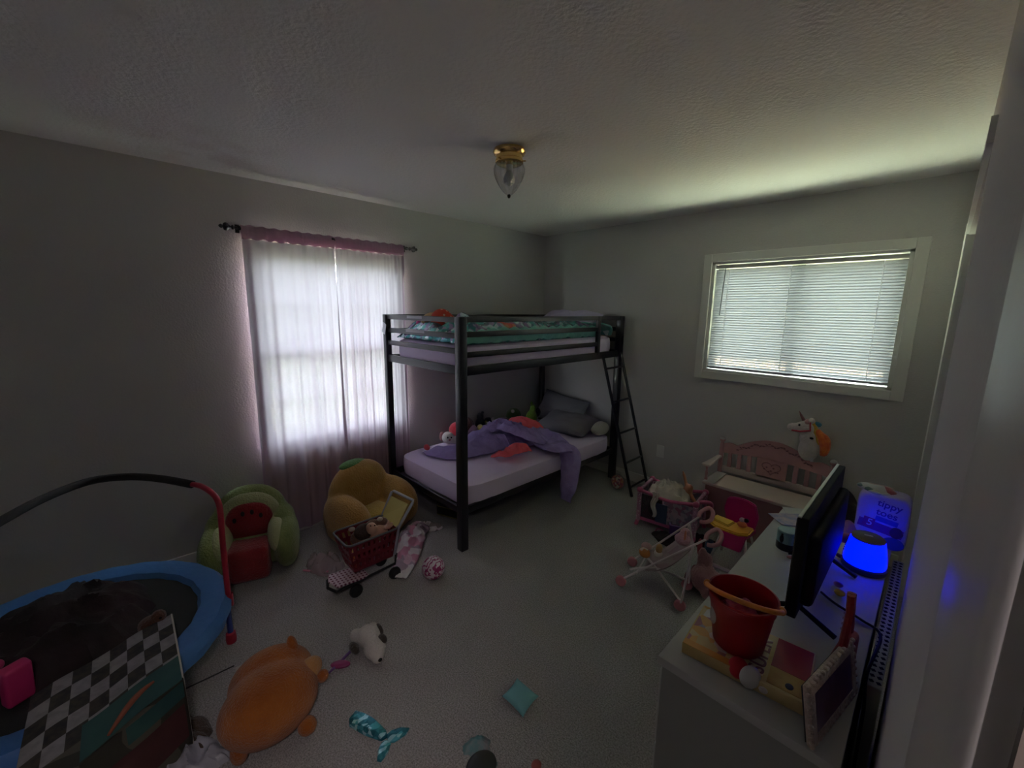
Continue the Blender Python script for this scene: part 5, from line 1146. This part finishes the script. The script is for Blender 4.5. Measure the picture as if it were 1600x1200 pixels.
b = B(); b.box(fp(fl / 2, fh / 2, -.009), (fl - .01, fh - .01, .004), FR); b.ob('back_board', cblk, fr, smooth=False)
q = at(1343, 1075, DT); q.x = min(q.x, 3.118)
hb_ = thing('handbag', 'dark red toy handbag with tall upright straps behind photo frame', 'handbag', q)
hr = mat('handbag_red', (.22, .008, .012), .5)
b = B(); b.box(q + V(-.012, -.01, .05), (.028, .15, .10), (0, 0, -.1), bev=.012); b.ob('bag_body', hr, hb_)
top_ = aty(1325, 957, q.y)
for a in (-.07, .045):
    b = B(); b.tube(crom([q + V(-.012, a, .09), q + V(-.012, a * .8 - .0, .13), V(q.x - .012, q.y - .01, .135 + DT + .04) * 1.0, V(q.x - .015, q.y - .008 + a * .08, DT + .225)], 5), .0085, 8); b.ob('strap', hr, hb_)
for k in range(4): b = B(); b.box(q + V(-.022, -.030 + k * .006, .145 + k * .010), (.002, .004, .006)); b.ob('strap_stud', MATS['sticker_white'], hb_)
# small things on the dresser
q = at(1229, 856, DT); t = thing('tin_cup', 'small blue and black printed tin beside the television', 'tin', q)
b = B(); b.lathe([(.034, .0), (.035, .003), (.035, .028)], q, n=32); b.ob('dark_band', mat('tin_black', (.02, .02, .022), .4), t)
b = B(); b.lathe([(.035, .028), (.035, .068), (.032, .071), (0, .071)], q, n=32); b.ob('tin_body', mat('tin_blue', (.14, .28, .34), .35, var=(.18, .34, .40), vscale=20), t)
b = B(); b.blob(q + V(-.012, -.0335, .045), (.007, .002, .016)); b.blob(q + V(-.012, -.0335, .062), (.004, .002, .004)); b.ob('silhouette', MATS['tin_black'], t)
def paper(name, label, cat, pts, z, m, th=.0015):
    P = [at(u, v, z) for u, v in pts]; c = sum(P, V(0, 0, 0)) / len(P); b = B()
    b.prism([(p.x - c.x, p.y - c.y) for p in P], th, None, V(c.x, c.y, z)); return tag(b.ob(name, m, smooth=False), label, cat)
paper('greeting_card', 'blue printed card overhanging the far dresser corner', 'card', [(1200, 802), (1248, 803), (1250, 822), (1222, 820)], DT + .004, mat('card_blue', (.16, .18, .30), .5, var=(.4, .3, .3), vscale=25))
paper('paper_sheet', 'white folded paper behind the blue card on dresser', 'paper', [(1222, 792), (1262, 796), (1258, 812), (1232, 808)], DT + .0015, mat('sheet_white', (.5, .5, .46), .7))
paper('paper_sheet', 'small torn white paper under the tin beside the television', 'paper', [(1230, 826), (1246, 824), (1246, 846), (1238, 840)], DT + .001, MATS['sheet_white'])
b = B(); b.blob(at(1238, 871, DT + .006), (.018, .008, .006), (0, 0, .6)); tag(b.ob('hair_clip', mat('clip_pink', (.42, .2, .18), .5)), 'tiny pink clip on the dresser before the tin', 'clip')
b = B(); b.blob(at(1312, 926, DT + .010), (.014, .012, .010)); tag(b.ob('toy_figure', mat('toy_yellow', (.50, .32, .03), .5)), 'tiny yellow toy on the dresser behind the television', 'toy')
b = B(); b.blob(at(1310, 913, DT + .008), (.013, .010, .008), seg=12); tag(b.ob('toy_ring', mat('toy_violet', (.22, .08, .3), .5)), 'tiny violet toy behind the yellow toy on dresser', 'toy')
q = at(1327, 872, DT); t = thing('router_box', 'white slotted router box lit blue left of the night light', 'router', q)
b = B(); b.box(q + V(0, .02, .016), (.05, .10, .032), (0, 0, .1), bev=.006); b.ob('box_body', mat('router_white', (.40, .40, .44), .4), t)
for k in range(4): b = B(); b.box(q + V(0, -.01 + k * .02, .0325), (.040, .005, .002), (0, 0, .1)); b.ob('vent_slot', tvb, t)
b = B(); b.tube(crom([q + V(-.03, -.03, .012), q + V(.0, -.05, .014), q + V(.035, -.075, .012)], 4), .007, 8); tag(b.ob('power_plug', tvb), 'black power plug bar before the night light', 'plug')
heap('soft_toys', 'pink fabric toys heaped beside the diaper pack on dresser', 'toys', at(1325, 838, DT), .045, .07, .06, mat('pink_fabric_mix', (.4, .2, .22), .85, pattern=pat_cells([(.42, .22, .24), (.36, .16, .18), (.5, .3, .16), (.44, .24, .3)], 18)), seed=4)
b = B(); b.blob(at(1325, 842, DT + .075), (.026, .022, .018)); tag(b.ob('toy_ball', mat('red_gloss', (.28, .02, .02), .4)), 'dark red toy on the pink heap by the diaper pack', 'toy')
# perforated white organiser between dresser and wall
q0, q1 = V(3.166, -2.32, 0), V(3.166, -1.56, 0)
t = thing('lattice_board', 'narrow white perforated board standing between dresser and right wall', 'board', (q0 + q1) / 2)
b = B(); b.box(((q0 + q1) / 2) + V(0, 0, .375), (.030, q1.y - q0.y, .75), bev=.003); b.ob('board_body', mat('lattice_white', (.42, .41, .37), .5), t)
hole = mat('hole_black', (.01, .01, .01), .9)
b = B()
for k in range(34):
    for r in range(2): b.box((q0.x - .007 + r * .014, q0.y + .02 + k * (q1.y - q0.y - .04) / 33, .7505), (.008, .008, .002), (0, 0, .5))
b.ob('perforations', hole, t, smooth=False)
# cables
pts = [at(1283, 925, DT + .005), at(1305, 943, DT + .005), at(1345, 968, DT + .006), at(1376, 994, DT + .004), V(3.150, -2.36, DT + .004), V(3.156, -2.40, DT - .06), V(3.158, -2.44, .66), V(3.160, -2.46, .5), V(3.158, -2.48, .3), V(3.160, -2.5, .06)]
b = B(); b.tube(crom(pts, 6), .0035, 8); tag(b.ob('power_cable', tvb), 'black cable running over the dresser edge to the floor', 'cable')
b = B(); b.tube(crom([V(3.167 + .004 * math.sin(a), -2.55 + .05 * math.cos(a), .10 + .006 * a + .04 * math.sin(a)) for a in [i * .6 for i in range(30)]], 3), .0035, 6); tag(b.ob('cable_coil', tvb), 'loose coil of black cable between dresser and right wall', 'cable')
heap('floor_clutter', 'dark clutter on carpet in the gap beside the dresser', 'clutter', (3.166, -2.66, 0), .020, .14, .10, blackcloth, seed=2)
